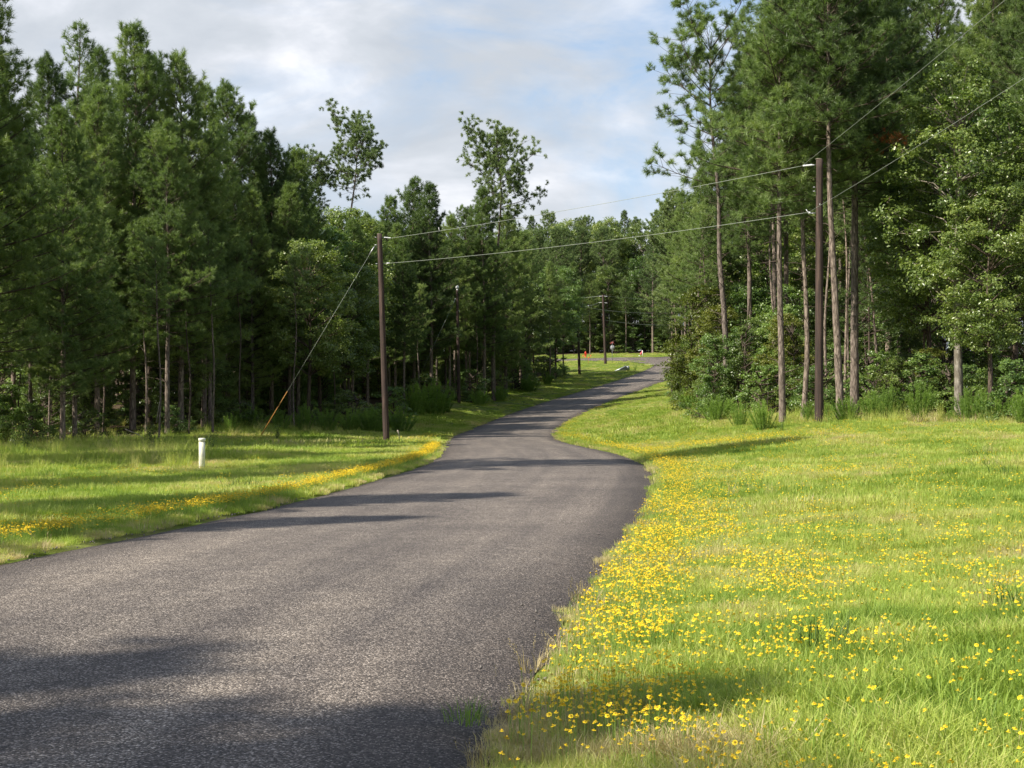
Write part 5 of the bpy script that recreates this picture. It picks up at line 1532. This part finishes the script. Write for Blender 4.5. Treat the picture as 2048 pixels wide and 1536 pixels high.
def fl(X, Y, dens, ks, sc=1.0):
    d, sg, dc, wd = lawn_masks(X, Y)
    p = dens(X, Y, d * sg, fbm(X, Y, .45, 41), fbm(X, Y, 1.7, 42)) * (d > 3.12) * (dc > 3.5) * (1 - wd)
    k = r.uniform(0, 1, len(X)) < p
    n = k.sum(); XX.append(X[k]); YY.append(Y[k]); SS.append(sc * r.uniform(.75, 1.2, n)); II.append(r.choice(ks, n))


def dens_near(X, Y, s, a, b_):
    band = np.exp(-np.abs(s - 3.45) / .30) * sstep(5.5, 6.8, Y) * 1.0
    field = sstep(.1, .8, .7 * a + .8 * b_) * np.exp(-np.clip(s - 3.4, 0, 99) / 2.2) * (.35 + .6 * sstep(8, 14, Y))
    sprinkle = .035 + .05 * (b_ > .3)
    return np.where(s > 0, band * (.45 + .6 * sstep(-.3, .5, b_)) + field + sprinkle, .8 * np.exp(-np.abs(s + 4.0) / .25) * sstep(-.3, .4, b_) + .02)


def dens_mid(X, Y, s, a, b_):
    band = np.exp(-np.abs(s - 3.5) / .38)
    field = sstep(.1, .85, .8 * a + .7 * b_) * np.exp(-np.clip(s - 3.6, 0, 99) / 2.4) * .85
    left = 1.0 * np.exp(-np.abs(s + 3.42 + .45 * sstep(26, 14, Y)) / .20) * (.25 + .75 * sstep(-.3, .5, b_ + .4 * a)) + .25 * np.exp(-np.abs(s + 9.5) / .8) * (b_ > .1) * (Y < 40)
    patch = .75 * np.exp(-((X - 7.2) ** 2 / 8 + (Y - 48) ** 2 / 6)) + .5 * sstep(.35, .9, b_) * np.exp(-np.abs(s - 10.5) / 1.5) * (Y > 38)
    return np.where(s > 0, band + field + patch + .03, left + .01)


X, Y = cand(52000, 5, 20, r, .9); fl(X, Y, dens_near, [0, 1, 1, 2])
X, Y = cand(60000, 20, 62, r, .8); X2 = np.interp(Y2 := r.uniform(11, 62, 9000), RD[:, 1], RD[:, 0]) - 3.38 - .45 * sstep(26, 14, Y2) + r.normal(0, .13, 9000); X = np.r_[X, X2]; Y = np.r_[Y, Y2]; fl(X, Y, dens_mid, [2, 3, 3, 4])
X, Y = cand(30000, 60, 130, r, .6); fl(X, Y, lambda X, Y, s, a, b_: np.where(s > 0, .75 * np.exp(-np.abs(s - 3.5) / .4) * (a > -.3) + .25 * sstep(.3, .9, a + .3 * b_) * np.exp(-(s - 3.5).clip(0) / 4), .4 * np.exp(-np.abs(s + 4) / .35) * (Y < 85)), [4, 5], 1.25)
X, Y, S_, I_ = map(np.concatenate, (XX, YY, SS, II))
scatter('wildflowers', FLW, X, Y, height(X, Y), S_, I_, X * 0, r, tiltmax=.1)
# loose chippings and crumbs of asphalt along the seal's edge
rr_ = np.random.default_rng(5)
X, Y = cand(30000, 4.5, 26, rr_, 1.0)
d, sg, dc, wd = lawn_masks(X, Y)
k = rr_.uniform(0, 1, len(X)) < .75 * np.exp(-np.abs(d - 3.04) / .10) + .003
X, Y, d = X[k], Y[k], d[k]
me_s = []
for q in range(3):
    V = unit(rr_.normal(size=(8, 3))) * .006 * (1, 1, .6)
    bm_ = MB(); bm_.box((0, 0, 0), (.011, .009, .007)); Vb = bm_.V[0] + rr_.normal(size=(8, 3)) * .0015
    me_s.append(mesh_np('clump', Vb, None, bm_.Q[0], [M['gravel_stone'] if 'gravel_stone' in M else M['concrete']]))
scatter('gravel', me_s, X, Y, height(X, Y) + np.where(d < 3.0, .012, .004), rr_.uniform(.5, 1.6, len(X)), rr_.integers(0, 3, len(X)), X * 0, rr_, tiltmax=1.2)
print('tris', sum(len(m_.loops) - 2 * len(m_.polygons) for m_ in bpy.data.meshes))
